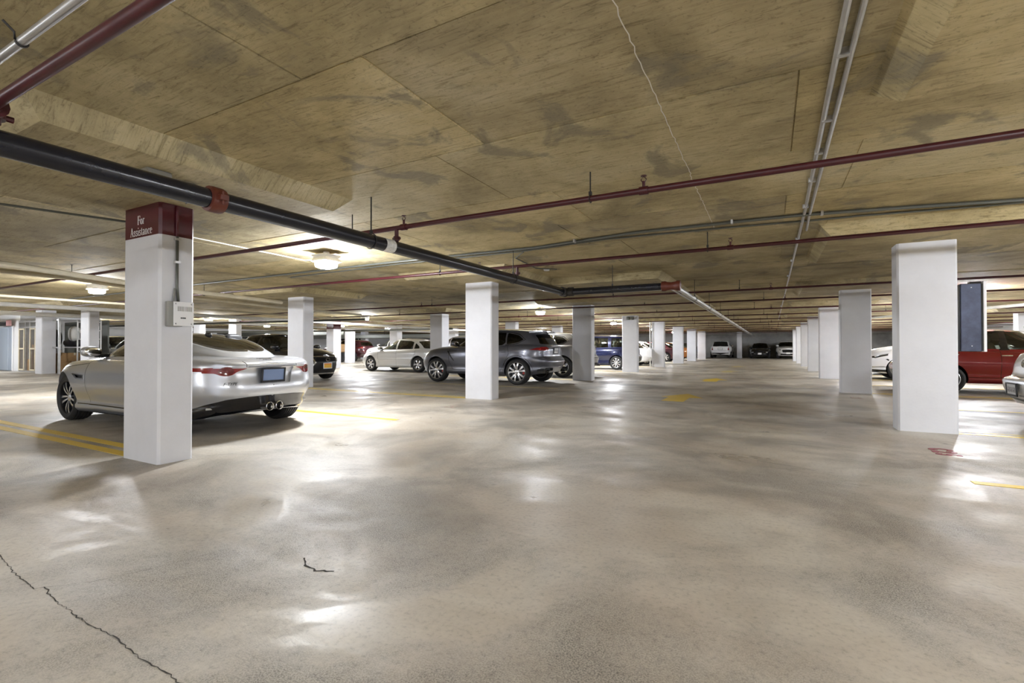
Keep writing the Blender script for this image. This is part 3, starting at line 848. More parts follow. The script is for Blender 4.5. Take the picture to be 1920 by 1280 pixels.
near_col = column(-5.36, 2.40, 0.66, 'white column with dark red top lettered For Assistance, nearest on the left', red=2.16, panel=False)
drop_panel(-4.97, 2.30, 1.10)
LROW = ['white column in front of the dark grey sport utility car', 'white column between the dark grey car tail and the blue van',
        'white column just right of the blue van with two small boxes at its top', 'white column with a small white box low on its left side beside the blue car',
        'fifth white column along the left side of the aisle beyond the red topped one', 'sixth white column along the left side of the aisle beyond the red topped one',
        'last white column at the far end of the left aisle row']
for y, lb in zip((8.62, 14.95, 20.98, 26.95, 33.35, 39.5, 45.6), LROW): column(-5.45, y, 0.66, lb, dy=0.32)
RROW = ['large white column with a dark steel cabinet on its right side', 'second white column along the right side of the aisle in front of the white hatchback', 'third white column along the right side of the aisle',
        'fourth white column along the right side of the aisle', 'fifth white column along the right side of the aisle', 'sixth white column along the right side of the aisle', 'farthest white column along the right side of the aisle']
for y, lb in zip((8.0, 13.92, 19.8, 25.6, 31.45, 37.3, 43.2), RROW): column(1.77, y, 0.61, lb, dy=0.33)
# wide dropped strip of slab beyond the black pipe
mb = MB().add([(x, y, z) for z, o in ((ZS + .01, .12), (ZD, 0)) for x, y in ((-4.25 - o, 9.8 - o), (-1.98 + o, 9.8 - o), (-1.98 + o, 20.0 + o), (-4.25 - o, 20.0 + o))], [(4, 5, 6, 7), (0, 1, 5, 4), (1, 2, 6, 5), (2, 3, 7, 6), (3, 0, 4, 7), (0, 3, 2, 1)])
mb.build('slab_strip', M['ceiling'], ceil)['label'] = 'dropped strip of the slab beside the long steel pipe'
drop_panel(1.77, 2.25); drop_panel(1.77, -3.7); drop_panel(-5.4, -3.7)
column(-2.75, 52.2, 0.45, 'slim white column against the far wall between the white and the black car', dy=0.4, panel=False, h=ZS - .003)
column(-11.47, 8.81, 0.66, 'white column directly behind the silver coupe, beside the black sedan', dy=0.34)
column(-12.2, 16.05, 0.62, 'white column behind the tail of the silver sedan', dy=0.5)
column(-12.15, 22.4, 0.62, 'white column top seen above the dark grey car roof', dy=0.4)
column(-12.2, 28.7, 0.62, 'white column seen between the blue van roof and a ceiling lamp', dy=0.4)
column(-21.5, 7.9, 0.66, 'white column above the bonnet of the silver coupe near its mirror', dy=0.3)
column(-26.4, 8.2, 0.66, 'white column beside the wire storage cage, leftmost in view', dy=0.45, panel=False, h=ZS - .003)
column(-20.1, 17.5, 0.55, 'distant white column with a red painted top beyond the black sedan', dy=0.5, red=2.02)
column(-23.65, 14.55, 0.6, 'white column rising behind the silver coupe roof', dy=0.3)
column(-26.3, 14.3, 0.6, 'white column at the left end of the silver coupe roof beside the red topped column', dy=0.3)
column(-25.7, 23.9, 0.6, 'distant white column left of the silver sedan bonnet', dy=0.4)
column(-20.7, 22.9, 0.6, 'distant white column behind the front window of the silver sedan', dy=0.5)
column(-20.5, 28.9, 0.6, 'distant white column behind the rear window of the silver sedan', dy=0.4)
for k, (x, y) in enumerate(((-32.5, 20.0), (-32.5, 26.0), (-32.5, 32.0))):
    column(x, y, 0.6, ['far white column behind the black sedan roof, nearest of the far group', 'far white column of the middle distance beside the left wall', 'far white column nearest the back corner by the left wall'][k], dy=0.4, group='columns near the left wall')
for k, (x, y) in enumerate(((8.8, 20.0), (8.8, 26.0), (8.8, 32.0))):
    column(x, y, 0.6, ['far white column beyond the red car, nearest of the far right row', 'far white column of the far right row beyond the white car', 'farthest white column of the far right row'][k], dy=0.4, group='columns beyond the cars on the right')

# writing on the red band, in a roman letter
def roman(e, txt, x, z, s, y):
    S = {'F': (0.58, [([(0.12, 0), (0.12, 1)], .13), ([(0.02, .98), (0.55, .98)], .05), ([(0.54, .99), (0.54, .80)], .04), ([(0.12, .52), (0.42, .52)], .05), ([(0.42, .62), (0.42, .42)], .04), ([(0.0, .02), (0.26, .02)], .05)]),
         'A': (0.78, [([(0.10, 0), (0.37, 1)], .06), ([(0.37, 1), (0.64, 0)], .13), ([(0.2, .36), (0.54, .36)], .05), ([(0, .02), (0.22, .02)], .05), ([(0.52, .02), (0.78, .02)], .05)])}
    arc = lambda cx, cy, rx, ry, a, b, n=12: [(cx + rx * math.cos(math.radians(a + (b - a) * i / n)), cy + ry * math.sin(math.radians(a + (b - a) * i / n))) for i in range(n + 1)]
    S['o'] = (0.54, [(arc(.26, .31, .2, .3, 0, 360, 18), [.12, .1, .06, .04, .04, .06, .1, .12, .13, .13, .12, .1, .06, .04, .04, .06, .1, .12, .12])])
    S['r'] = (0.44, [([(.12, 0), (.12, .62)], .12), (arc(.26, .42, .14, .2, 170, 50), .07), ([(.34, .58), (.38, .54)], .12), ([(0, .02), (.26, .02)], .05), ([(.02, .6), (.14, .6)], .05)])
    S['s'] = (0.44, [(arc(.21, .46, .14, .14, 20, 250) , .08), (arc(.21, .17, .15, .16, 80, -160), .08), ([(.35, .6), (.35, .46)], .04), ([(.06, .16), (.06, .02)], .04)])
    S['i'] = (0.30, [([(.14, 0), (.14, .62)], .12), (arc(.14, .86, .035, .035, 0, 360, 8), .08), ([(.02, .02), (.28, .02)], .05), ([(.03, .6), (.15, .6)], .05)])
    S['t'] = (0.36, [([(.15, .82), (.15, .12)], .11), (arc(.25, .13, .1, .12, 180, 320), .06), ([(.02, .6), (.33, .6)], .05)])
    S['a'] = (0.48, [(arc(.2, .46, .14, .15, 160, 0), .08), ([(.34, .46), (.34, .1)], .12), (arc(.2, .17, .15, .15, 60, 330), .08), ([(.34, .06), (.45, .03)], .06)])
    S['n'] = (0.62, [([(.12, 0), (.12, .62)], .12), (arc(.29, .42, .16, .19, 165, 0), .08), ([(.45, .42), (.45, 0)], .12), ([(0, .02), (.25, .02)], .05), ([(.33, .02), (.58, .02)], .05)])
    S['c'] = (0.47, [(arc(.26, .31, .2, .3, 50, 310), [.1, .06, .05, .08, .11, .13, .13, .13, .11, .08, .05, .05, .04]), (arc(.37, .5, .03, .03, 0, 360, 8), .08)])
    S['e'] = (0.48, [(arc(.25, .31, .2, .3, 10, 320, 16), [.06, .06, .05, .05, .06, .08, .11, .12, .13, .13, .12, .1, .07, .05, .05, .04, .04]), ([(.06, .36), (.44, .36)], .05)])
    st = []; cx = 0
    for ch in txt:
        wd, sk = S[ch]
        for pts, w_ in sk: st.append(([((cx + a) * s * 0.92, b * s) for a, b in pts], [k * s for k in w_] if isinstance(w_, list) else w_ * s))
        cx += wd + 0.04
    o = strokes_mesh('lettering', st, M['white_plastic'], e, 0.0015)
    o['label'] = 'white roman lettering ' + txt
    o.rotation_euler = (PI / 2, 0, 0); o.location = (x - cx * s * 0.46, y, z)
roman(near_col, 'For', 0.0, 2.285, 0.085, -0.1575)
roman(near_col, 'Assistance', 0.0, 2.178, 0.085, -0.1575)

# ---------------------------------------------------------------- floor paint (children of the floor)
def floor_poly(name, pts, m, z=0.003, label=None):
    n = len(pts)
    o = mesh_obj(name, [(x, y, z) for x, y in pts] + [(x, y, -0.01) for x, y in pts], [tuple(range(n))] + [(i, i + n, (i + 1) % n + n, (i + 1) % n) for i in range(n)], m, floor)
    bm = bmesh.new(); bm.from_mesh(o.data); bmesh.ops.recalc_face_normals(bm, faces=bm.faces); bm.to_mesh(o.data); bm.free()
    if label: o['label'] = label
    return o
def line_x(xa, xb, y, w_=0.10, m='line_yellow'): floor_poly('parking_line', [(xa, y - w_ / 2), (xb, y - w_ / 2), (xb, y + w_ / 2), (xa, y + w_ / 2)], M[m], label='yellow stripe between two parking bays')
for y in (2.49, 2.69): line_x(-11.0, -5.69, y, 0.11)
for y in (5.58, 11.75, 18.0, 24.0, 30.1): line_x(-11.0, -4.96, y, 0.10, 'line_faded' if y > 6 else 'line_yellow')
for y in (8.70, 15.1, 21.1, 27.1, 33.5): 
    line_x(-11.0, -5.79, y - 0.02, 0.10); line_x(-11.0, -5.79, y + 0.20, 0.10, 'line_faded')
for y in (5.22, 11.1, 17.0, 22.8, 28.6): line_x(1.43 if y < 6 else 2.1, 7.0, y, 0.10)
for y in (8.17, 14.1, 19.95, 25.7, 31.6):
    line_x(2.08, 7.0, y - 0.09, 0.09); line_x(2.08, 7.0, y + 0.09, 0.09, 'line_faded')
for k, y in enumerate((10.9, 17.2, 23.4, 29.6)):
    x = -1.72 + 0.03 * k
    hw, sw = 0.43, 0.27
    pts = [(x - sw, y - 0.75), (x + sw * 0.6, y - 0.75), (x + sw * 0.6, y + 0.1), (x + hw, y + 0.1), (x, y + 1.0), (x - hw, y + 0.1), (x - sw, y + 0.1)]
    floor_poly('arrow_marking', pts, M['line_yellow'] if k < 2 else M['line_faded'], label='yellow arrow pointing along the aisle')
def stencil(s, x, y, size, rz, m, xs=1.0, label=None):
    o = text_mesh('stall_number', s, size, M[m], floor, 0.002, xscale=xs, bold=0.010, spacing=1.6); o.location = (x, y, 0.0025); o.rotation_euler = (0, 0, rz)
    o['label'] = label or 'stencilled stall number ' + s
stencil('C25', 1.575, 6.59, 0.27, -PI / 2, 'floor_red', 0.62)
stencil('34', -5.15, 7.28, 0.30, PI / 2, 'floor_ghost', 0.65)
stencil('C24', 1.60, 12.64, 0.27, -PI / 2, 'floor_ghost', 0.62)
stencil('36', -5.15, 13.4, 0.30, PI / 2, 'floor_ghost', 0.65)
# cracks in the slab
def crack(pts, w_):
    rn = random.Random(len(pts)); P = []
    for (xa, ya), (xb, yb) in zip(pts, pts[1:]):
        L = math.hypot(xb - xa, yb - ya); n = max(2, int(L / 0.02))
        for k in range(n):
            t = k / n; P.append((xa + (xb - xa) * t + rn.gauss(0, 0.0032), ya + (yb - ya) * t + rn.gauss(0, 0.0032)))
    v = []; f = []
    for k, (x, y) in enumerate(P):
        a = P[min(k + 1, len(P) - 1)]; b = P[max(k - 1, 0)]; d = math.hypot(a[0] - b[0], a[1] - b[1]) or 1
        nx, ny = -(a[1] - b[1]) / d, (a[0] - b[0]) / d; h = w_ * (0.35 + rn.random())
        v += [(x + nx * h, y + ny * h, 0.0012), (x - nx * h, y - ny * h, 0.0012)]
        if k: f.append((2 * k - 2, 2 * k - 1, 2 * k + 1, 2 * k))
    o = mesh_obj('crack', v, f, M['crack'], floor); o['label'] = 'thin dark crack in the floor slab'
crack([(-3.75, .98), (-3.6, .97), (-3.23, .93), (-2.96, .91), (-2.93, .94), (-2.71, .91), (-2.43, .90), (-2.21, .91), (-2.02, .89), (-1.84, .89), (-1.6, .88), (-1.2, .93)], 0.0022)
crack([(-2.93, .94), (-2.8, 1.08), (-2.7, 1.3), (-2.62, 1.55)], 0.0009)
crack([(-2.15, 1.71), (-2.07, 1.655), (-1.98, 1.64), (-1.87, 1.69)], 0.006)

v = []; f = []; rn = random.Random(4)
for k in range(120):
    y = 0.4 + k * 0.052; x = -0.58 - 0.006 * y + rn.gauss(0, 0.004)
    v += [(x - 0.003, y, ZS - 0.0135), (x + 0.003, y, ZS - 0.0135)]
    if k: f.append((2 * k - 2, 2 * k - 1, 2 * k + 1, 2 * k))
mesh_obj('ceiling_crack', v, f, M['paper'], ceil)['label'] = 'pale hairline crack in the soffit'
# ---------------------------------------------------------------- lamps
def make_lamp():
    e = empty('ceiling_lamp')
    mb = MB()
    v = []
    for hx, z in ((0.19, 0.0), (0.19, -0.03), (0.165, -0.05), (0.20, -0.13), (0.185, -0.14)):
        v += [(sx * hx, sy * hx, z) for sx, sy in ((-1, -1), (1, -1), (1, 1), (-1, 1))]
    f = [(0, 1, 2, 3)] + [(4 * k + i, 4 * k + (i + 1) % 4, 4 * k + 4 + (i + 1) % 4, 4 * k + 4 + i) for k in range(4) for i in range(4)] + [(16, 19, 18, 17)]
    mb.add(v, f).build('housing', M['lamp_housing'], e)
    MB().box(-0.04, 0.04, -0.04, 0.04, -0.005, 0.085).box(-0.30, 0.30, -0.05, 0.05, -0.012, 0.0).build('mounting_bracket', M['lamp_housing'], e)
    l = MB()
    rings = ((0.165, -0.14), (0.175, -0.19), (0.165, -0.235), (0.12, -0.255))
    v = []
    for hx, z in rings:
        for k in range(12):
            a = 2 * PI * (k + 0.5) / 12; c, s_ = math.cos(a), math.sin(a); q = (abs(c) ** 4 + abs(s_) ** 4) ** -0.25
            v.append((hx * c * q, hx * s_ * q, z))
    f = [(12 * k + i, 12 * k + (i + 1) % 12, 12 * k + 12 + (i + 1) % 12, 12 * k + 12 + i) for k in range(3) for i in range(12)] + [tuple(range(36, 48))]
    l.add(v, f).build('lens', M['lens'], e, smooth='all')
    return e
lamp0 = make_lamp(); lamp0.scale = (0.8, 0.8, 0.8)
LAMPS = [(-6.13, 5.26, 'lit ceiling lamp above the silver coupe, the largest in view'), (-13.74, 5.27, 'lit ceiling lamp left of the red topped column'),
         (-7.73, 16.65, 'lit ceiling lamp above the tail of the dark grey car'), (-7.7, 26.2, 'lit ceiling lamp between two white columns behind the blue van'),
         (-17.0, 16.85, 'lit ceiling lamp above the silver sedan bonnet'), (-24.0, 13.6, 'lit ceiling lamp just right of the red topped column over the silver coupe roof'),
         (-27.5, 19.1, 'lit ceiling lamp above the black sedan roof'), (-24.0, 21.8, 'small lit ceiling lamp just right of the distant red topped column'),
         (-24.5, 26.5, 'tiny lit ceiling lamp above the distant white crossover')]
HID = [(9.0, 14.5), (-7.7, 21.3), (-8.2, 31.2), (4.6, 21.2), (4.2, 31.3), (4.6, 41.0), (-1.7, -4.4), (3.4, -1.2), (-7.7, 36.5), (-7.7, 45.0), (4.6, 5.2), (4.6, 16.5), (6.0, 26.0), (4.6, 36.5), (4.6, 46.0), (-6.2, -5.6), (4.6, -5.6), (-14.5, -5.0), (-17.0, 27.0), (-17.0, 37.0), (-17.0, 46.0), (-29.5, 5.5), (-32.0, 12.0), (-33.0, 27.0), (-27.0, 36.0), (10.5, 11.0), (10.5, 22.0), (12.0, 33.0), (-22.5, 4.5)]  # unseen lamps: rows carried on, plus hidden ones added to brighten the hall
for k, (x, y, lb) in enumerate(LAMPS):
    o = lamp0 if k == 0 else copy_tree(lamp0)
    o.location = (x, y, ZS - .065); tag(o, lb, 'lamp', 'ceiling lamps')
for x, y in HID:
    o = copy_tree(lamp0); o.location = (x, y, ZS - .065)
    wh_ = 'behind the viewpoint' if y < 1 else ('over the right hand bays, unseen, in a row with lamps added for fill' if x > 0 else ('over the farthest left bays' if x < -12 else 'over the left bays, unseen behind the columns, in a row with lamps added for fill'))
    tag(o, 'lit ceiling lamp ' + wh_, 'lamp', 'ceiling lamps ' + wh_)

# ---------------------------------------------------------------- pipes
def hanger(parent, x, y, zp, rp, axis='x', rod=0.006, top=ZS, dark='dark_iron'):
    mb = MB(); mb.tube([(x, y, zp + rp + 0.02), (x, y, top)], rod, 8)
    ring = [(0, (rp + 0.006) * math.cos(a), (rp + 0.006) * math.sin(a)) for a in np.linspace(-PI / 2, 1.5 * PI, 17)]
    mb.tube([(x + (0 if axis == 'x' else q[1]), y + (q[1] if axis == 'x' else 0), zp + q[2]) for q in ring], 0.005, 6, False)
    mb.box(x - 0.012, x + 0.012, y - 0.012, y + 0.012, zp + rp + 0.004, zp + rp + 0.035)
    mb.box(x - 0.02, x + 0.02, y - 0.02, y + 0.02, top - 0.008, top)
    return mb.build('hanger', M[dark], parent)

def sprinkler(parent, x, y, zp, rp):
    mb = MB(); mb.tube([(x, y, zp + rp * 0.5), (x, y, zp + rp + 0.05)], 0.012, 8)
    for sg in (-1, 1): mb.tube([(x + sg * 0.012, y, zp + rp + 0.045), (x + sg * 0.022, y, zp + rp + 0.065), (x, y, zp + rp + 0.09)], 0.004, 5)
    mb.tube([(x, y, zp + rp + 0.09), (x, y, zp + rp + 0.096)], 0.024, 10)
    mb.tube([(x - 0.035, y, zp), (x + 0.035, y, zp)], rp + 0.008, 10)
    return mb.build('sprinkler_head', M['pipe_red'], parent, smooth=True)

RED = [(3.92, 2.36, 0.026, [(-4.15, 'h'), (-1.35, 'h'), (-0.90, 's'), (1.9, 'h'), (-11.2, 'h'), (-11.55, 's'), (-16.6, 'h'), (-16.9, 's'), (-3.4, 's')], 'red sprinkler pipe crossing the ceiling nearest the camera'),
       (6.69, 2.36, 0.024, [(-0.72, 'h'), (-0.45, 's'), (-5.0, 'h'), (-4.2, 's'), (-12.0, 'h'), (2.9, 'h')], 'red sprinkler pipe passing above the large right column'),
       (11.9, 2.37, 0.022, [(-0.62, 'h'), (0.0, 's'), (-3.5, 'h'), (-9.2, 'h'), (-9.6, 's'), (4.0, 'h')], 'red sprinkler pipe just beyond the second right column')]
RL = ['fourth red sprinkler pipe across the aisle from the camera', 'fifth red sprinkler pipe across the aisle from the camera', 'sixth red sprinkler pipe across the aisle from the camera', 'seventh red sprinkler pipe across the aisle from the camera',
      'eighth red sprinkler pipe across the aisle from the camera', 'ninth red sprinkler pipe across the aisle from the camera', 'tenth red sprinkler pipe across the aisle from the camera', 'eleventh red sprinkler pipe across the aisle, well down the hall',
      'twelfth red sprinkler pipe across the aisle, well down the hall', 'thirteenth red sprinkler pipe across the aisle, well down the hall', 'last red sprinkler pipe before the far wall']
for k, y in enumerate((14.75, 18.1, 21.4, 24.7, 28.0, 31.3, 34.6, 38.0, 41.5, 45.0, 49.0)):
    off = rnd.uniform(-0.3, 0.3)
    RED.append((y, 2.37, 0.022, [(-3.4 + off, 'h'), (0.3 + off, 's'), (-0.2 + off, 'h'), (-9.0, 'h'), (-9.4, 's'), (3.6, 'h'), (-13, 'h')], RL[k]))
for y, z, rp, items, lb in RED:
    e = empty('sprinkler_pipe', (0, y, z), label=lb, cat='pipe', group='red sprinkler pipes')
    xe = X0 + 0.1 if y < 20 else -30.0
    MB().tube([(xe, 0, 0), (X1 - 0.1, 0, 0)], rp, 12).build('pipe', M['pipe_red'], e, smooth=True)
    for x, kind in items:
        (hanger(e, x, 0, 0, rp, 'x', top=ZS - z) if kind == 'h' else sprinkler(e, x, 0, 0, rp))

# near left: red feeder and steel conduit running overhead
e = empty('feeder_pipe', (0, 0.875, 2.30), label='dark red pipe running overhead at the upper left corner', cat='pipe')
MB().tube([(-3.42, 0, 0), (1.5, 0, 0)], 0.027, 14).build('pipe', M['pipe_red'], e, smooth=True)
MB().tube([(-3.50, 0, 0), (-3.36, 0, 0)], 0.036, 14).build('collar', M['pipe_red'], e, smooth=True)
mb = MB(); mb.tube([(-3.45, 0, 0.06), (-3.45, 0, -0.075)], 0.045, 14); mb.tube([(-3.45, 0, -0.02), (-3.45, 0, -0.05)], 0.062, 14); mb.tube([(-3.45, 0.09, -0.03), (-3.45, -0.09, -0.03)], 0.016, 8); mb.tube([(-3.38, 0, 0.0), (-3.40, 0, 0.0)], 0.06, 14)
mb.build('tee_fitting', M['pipe_red'], e, smooth=True)
e = empty('steel_conduit', (0, 0.82, 2.42), label='bare steel pipe beside the dark red pipe in the upper left corner', cat='pipe')
MB().tube([(-6, 0, 0), (1.5, 0, 0)], 0.018, 12).build('pipe', M['steel'], e, smooth=True)
mb = MB(); mb.tube([(-2.85, 0.021 * math.cos(a), 0.021 * math.sin(a)) for a in np.linspace(PI, 2.0 * PI, 9)], 0.005, 6); mb.tube([(-2.85, -0.021, 0), (-2.85, -0.024, 0.03), (-2.85, -0.06, 0.06)], 0.005, 6)
mb.build('pipe_clip', M['dark_iron'], e, smooth=True)

# black main along the left bays, turning across the aisle
e = empty('black_main_pipe', (-3.5, 0, 2.15), label='thick black main pipe running along the ceiling past the red topped column', cat='pipe')
MB().tube([(0, -4, 0), (0, 8.52, 0)], 0.068, 18).build('pipe', M['pipe_black'], e, smooth=True)
def coupling(y, m='fitting_orange', parent=None):
    mb = MB().lathe([(0.068, -0.055), (0.088, -0.05), (0.092, -0.03), (0.092, 0.03), (0.088, 0.05), (0.068, 0.055)], 'y', (0, y, 0), 18)
    for sg in (-1, 1): mb.box(sg * 0.105 - 0.022, sg * 0.105 + 0.022, y - 0.03, y + 0.03, -0.02, 0.02, 0.004); mb.tube([(sg * 0.105, y, -0.045), (sg * 0.105, y, 0.045)], 0.008, 6)
    return mb.build('coupling', M[m], parent, smooth=True)
coupling(2.02, parent=e)
for y in (3.55, 6.55, 0.2): hanger(e, 0, y, 0, 0.07, 'y', 0.007, ZS - 2.15)
mb = MB().lathe([(0.0695, -0.07), (0.0695, 0.07)], 'y', (0, 3.78, 0), 18); mb.build('label_sticker', M['tape'], e, smooth='all')['label'] = 'white printed sticker'
mb = MB().lathe([(0.068, -0.09), (0.09, -0.08), (0.09, 0.0), (0.075, 0.02), (0.09, 0.04), (0.09, 0.10), (0.0, 0.10)], 'y', (0, 8.58, 0), 18)
mb.build('end_fitting', M['dark_iron'], e, smooth=True)
for y in (3.92, 6.69):   # risers up to the sprinkler branches
    mb = MB().tube([(0, y, 0.04), (0, y, 0.20)], 0.022, 10); mb.tube([(0, y, 0.08), (0, y, 0.12)], 0.034, 10); mb.tube([(-0.045, y, 0.10), (0.045, y, 0.10)], 0.016, 8)
    mb.build('riser_valve', M['pipe_red'], e, smooth=True)
e = empty('black_cross_pipe', (0, 8.62, 2.15), label='shorter black pipe crossing the aisle with an orange red end fitting', cat='pipe')
MB().tube([(-3.45, 0, 0), (-1.62, 0, 0)], 0.064, 18).build('pipe', M['pipe_black'], e, smooth=True)
mb = MB().lathe([(0.064, -3.42), (0.085, -3.41), (0.085, -3.31), (0.064, -3.30)], 'x', n=16); mb.build('flange', M['dark_iron'], e, smooth=True)
mb = MB().lathe([(0.064, -1.68), (0.088, -1.67), (0.09, -1.61), (0.075, -1.58), (0.066, -1.52), (0.075, -1.44), (0.088, -1.42), (0.088, -1.36), (0.05, -1.355), (0.0, -1.35)], 'x', n=18)
mb.build('reducing_elbow', M['fitting_orange'], e, smooth=True)['label'] = 'orange red elbow fitting'
hanger(e, -2.55, 0, 0, 0.066, 'x', 0.006, ZS - 2.15)
e = empty('steel_main_pipe', (-1.50, 0, 2.17), label='long bare steel pipe running down the aisle to the far wall', cat='pipe')
MB().tube([(0, 8.66, 0), (0, Y1 - 0.2, 0)], 0.045, 14).build('pipe', M['steel'], e, smooth=True)
MB().tube([(-0.10, 8.9, -0.02), (-0.10, Y1 - 0.2, -0.02)], 0.016, 10).build('side_pipe', M['steel'], e, smooth=True)
for y in (11.4, 14.3, 17.6, 21, 24.2, 27.5, 31, 34, 38, 42): hanger(e, 0, y, 0, 0.046, 'y', 0.006, ZS - 2.17)

# conduits on the soffit
def conduit(name, pts, r, m, label, clips=()):
    e = empty(name, label=label, cat='conduit')
    MB().tube(pts, r, 8).build('tube', M[m], e, smooth=True)
    for x, y, z, ax in clips:
        d = (r + 0.012, 0.012) if ax == 'y' else (0.012, r + 0.012)
        MB().box(x - d[0], x + d[0], y - d[1], y + d[1], z - r - 0.004, ZS).build('clip', M['steel'], e)
    return e
cl = [(0.325, y, 2.575, 'y') for y in (2.9, 3.7, 4.3, 5.0, 5.9, 7.6, 9.5, 11.5, 14, 17, 20)]
conduit('surface_conduit', [(0.285, 0.5, 2.575), (0.30, 3, 2.575), (0.33, 6, 2.575), (0.36, 30, 2.575)], 0.016, 'steel', 'left one of a pair of steel conduits running along the ceiling over the aisle', cl)
conduit('surface_conduit', [(0.345, 0.5, 2.572), (0.362, 3, 2.572), (0.385, 6.4, 2.572), (0.40, 7.1, 2.572)], 0.014, 'steel', 'right one of a pair of steel conduits running along the ceiling over the aisle')
conduit('surface_conduit', [(13, 6.9, 2.57), (2.2, 6.65, 2.57), (1.2, 6.42, 2.57), (0.3, 6.25, 2.57), (-1.5, 6.2, 2.57), (-3.1, 6.45, 2.57), (-4.5, 6.4, 2.57), (-6.0, 6.38, 2.57), (-9.3, 6.45, 2.57), (-20, 6.6, 2.57)], 0.018, 'conduit', 'thick grey conduit bowing across the ceiling beyond the second red pipe', [(x, y, 2.57, 'x') for x, y in ((0.5, 6.28), (-0.4, 6.22), (-2.4, 6.3))])
conduit('surface_conduit', [(13, 7.1, 2.575), (2.0, 6.78, 2.575), (0.9, 6.62, 2.575), (0.4, 6.60, 2.575), (-0.5, 6.50, 2.575), (-2.0, 6.42, 2.575), (-3.4, 6.62, 2.575), (-6, 6.6, 2.575), (-9, 6.8, 2.575)], 0.012, 'conduit', 'thin grey cable weaving beside the thick grey conduit across the ceiling')
conduit('surface_conduit', [(-3.4, 6.7, 2.58), (-3.75, 7.1, 2.58), (-3.9, 8.2, 2.58), (-3.6, 8.5, 2.58)], 0.010, 'conduit', 'short thin cable branching from the thick conduit near the black pipe')
conduit('surface_conduit', [(-6.9, -1, 2.445), (-6.39, 1.70, 2.445), (-6.06, 2.72, 2.445)], 0.012, 'conduit', 'thin dark conduit running into the red topped column from the left')
conduit('surface_conduit', [(-6.9, 3.66, 2.585), (-7.05, 5.6, 2.585), (-6.3, 5.8, 2.585)], 0.008, 'pipe_white', 'thin white conduit leading to the nearest lamp')
for pts, r, m, lb in (([(-9.4, -1, 2.27), (-9.6, 2.7, 2.27), (-10.5, 4.7, 2.27), (-10.9, 6.4, 2.27), (-11.35, 8.3, 2.27)], 0.045, 'pipe_beige', 'beige pipe, upper of two, bending away left of the red topped column'),
                      ([(-10.3, -1, 2.27), (-10.45, 3.6, 2.27), (-12.0, 6.4, 2.27), (-12.9, 9.7, 2.27), (-13.3, 13, 2.27)], 0.04, 'pipe_beige', 'beige pipe, lower of two, bending away left of the red topped column'),
                      ([(-15.2, -3, 2.27), (-16.5, 30, 2.27)], 0.03, 'pipe_beige', 'long pale pipe running deep into the left bays'),
                      ([(-18.0, -3, 2.25), (-18.9, 34, 2.25)], 0.06, 'pipe_white', 'thick white pipe running deep beyond the silver sedan'),
                      ([(-22.5, -3, 2.24), (-23, 36, 2.24)], 0.07, 'pipe_white', 'thick white pipe over the farthest left bays'),
                      ([(-30, 11.2, 2.10), (-13, 12.9, 2.10)], 0.04, 'conduit', 'grey pipe crossing the left bays behind the black sedan'),
                      ([(-36, 15.5, 2.00), (-21.5, 19.3, 2.00), (-14, 19.8, 2.00)], 0.05, 'conduit', 'dark pipe slanting across the left bays in the distance'),
                      ([(2.5, 26, 2.26), (7.5, 15.5, 2.26), (12.5, 12, 2.26)], 0.045, 'pipe_white', 'white pipe slanting over the cars on the right'),
                      ([(7.3, 17.2, 2.59), (7.3, 17.2, 2.12), (7.5, 17.1, 2.02), (7.75, 17.0, 2.12), (7.75, 17.0, 2.59)], 0.06, 'pipe_white', 'white bent trap pipe hanging over the silver hatchback')):
    conduit('service_pipe', pts, r, m, lb)
# duct boxes far left
for (x, y, z, sx, sy, sz, lb) in ((-30.0, 21.5, 1.98, 6.0, 0.5, 0.14, 'long dark duct hanging under the ceiling behind the silver coupe roof'), (-29.0, 31, 1.98, 9.0, 0.6, 0.14, 'long dark duct hanging in front of the far left windows')):
    e = empty('ceiling_duct', (x, y, z), label=lb, cat='duct')
    MB().box(-sx, sx, -sy, sy, -sz, sz, 0.02).build('duct_body', M['conduit'], e)
    for k in (-0.8, 0, 0.8): MB().tube([(sx * k, 0, sz), (sx * k, 0, ZS - z)], 0.012, 6).build('hanger', M['dark_iron'], e)
# small lamps / detectors on the soffit
e = empty('junction_box', (-4.22, 1.97, ZD), label='grey junction box on the ceiling above the red topped column with a cable', cat='box')
MB().box(-0.09, 0.09, -0.09, 0.09, -0.07, 0.0, 0.01).build('box_body', M['grey_box'], e)
MB().tube([(0.02, 0.09, -0.03), (0.0, 0.30, -0.012), (-0.10, 0.42, -0.012), (-0.62, 0.56, -0.012)], 0.008, 8).build('cable', M['conduit'], e, smooth='all')
e = empty('motion_sensor', (-3.78, 8.43, ZS), label='small white sensor on the ceiling beside the black pipe', cat='sensor')
MB().lathe([(0.0, -0.05), (0.05, -0.045), (0.06, -0.02), (0.06, 0.0)], 'z', n=16).build('sensor_body', M['white_plastic'], e, smooth=True)
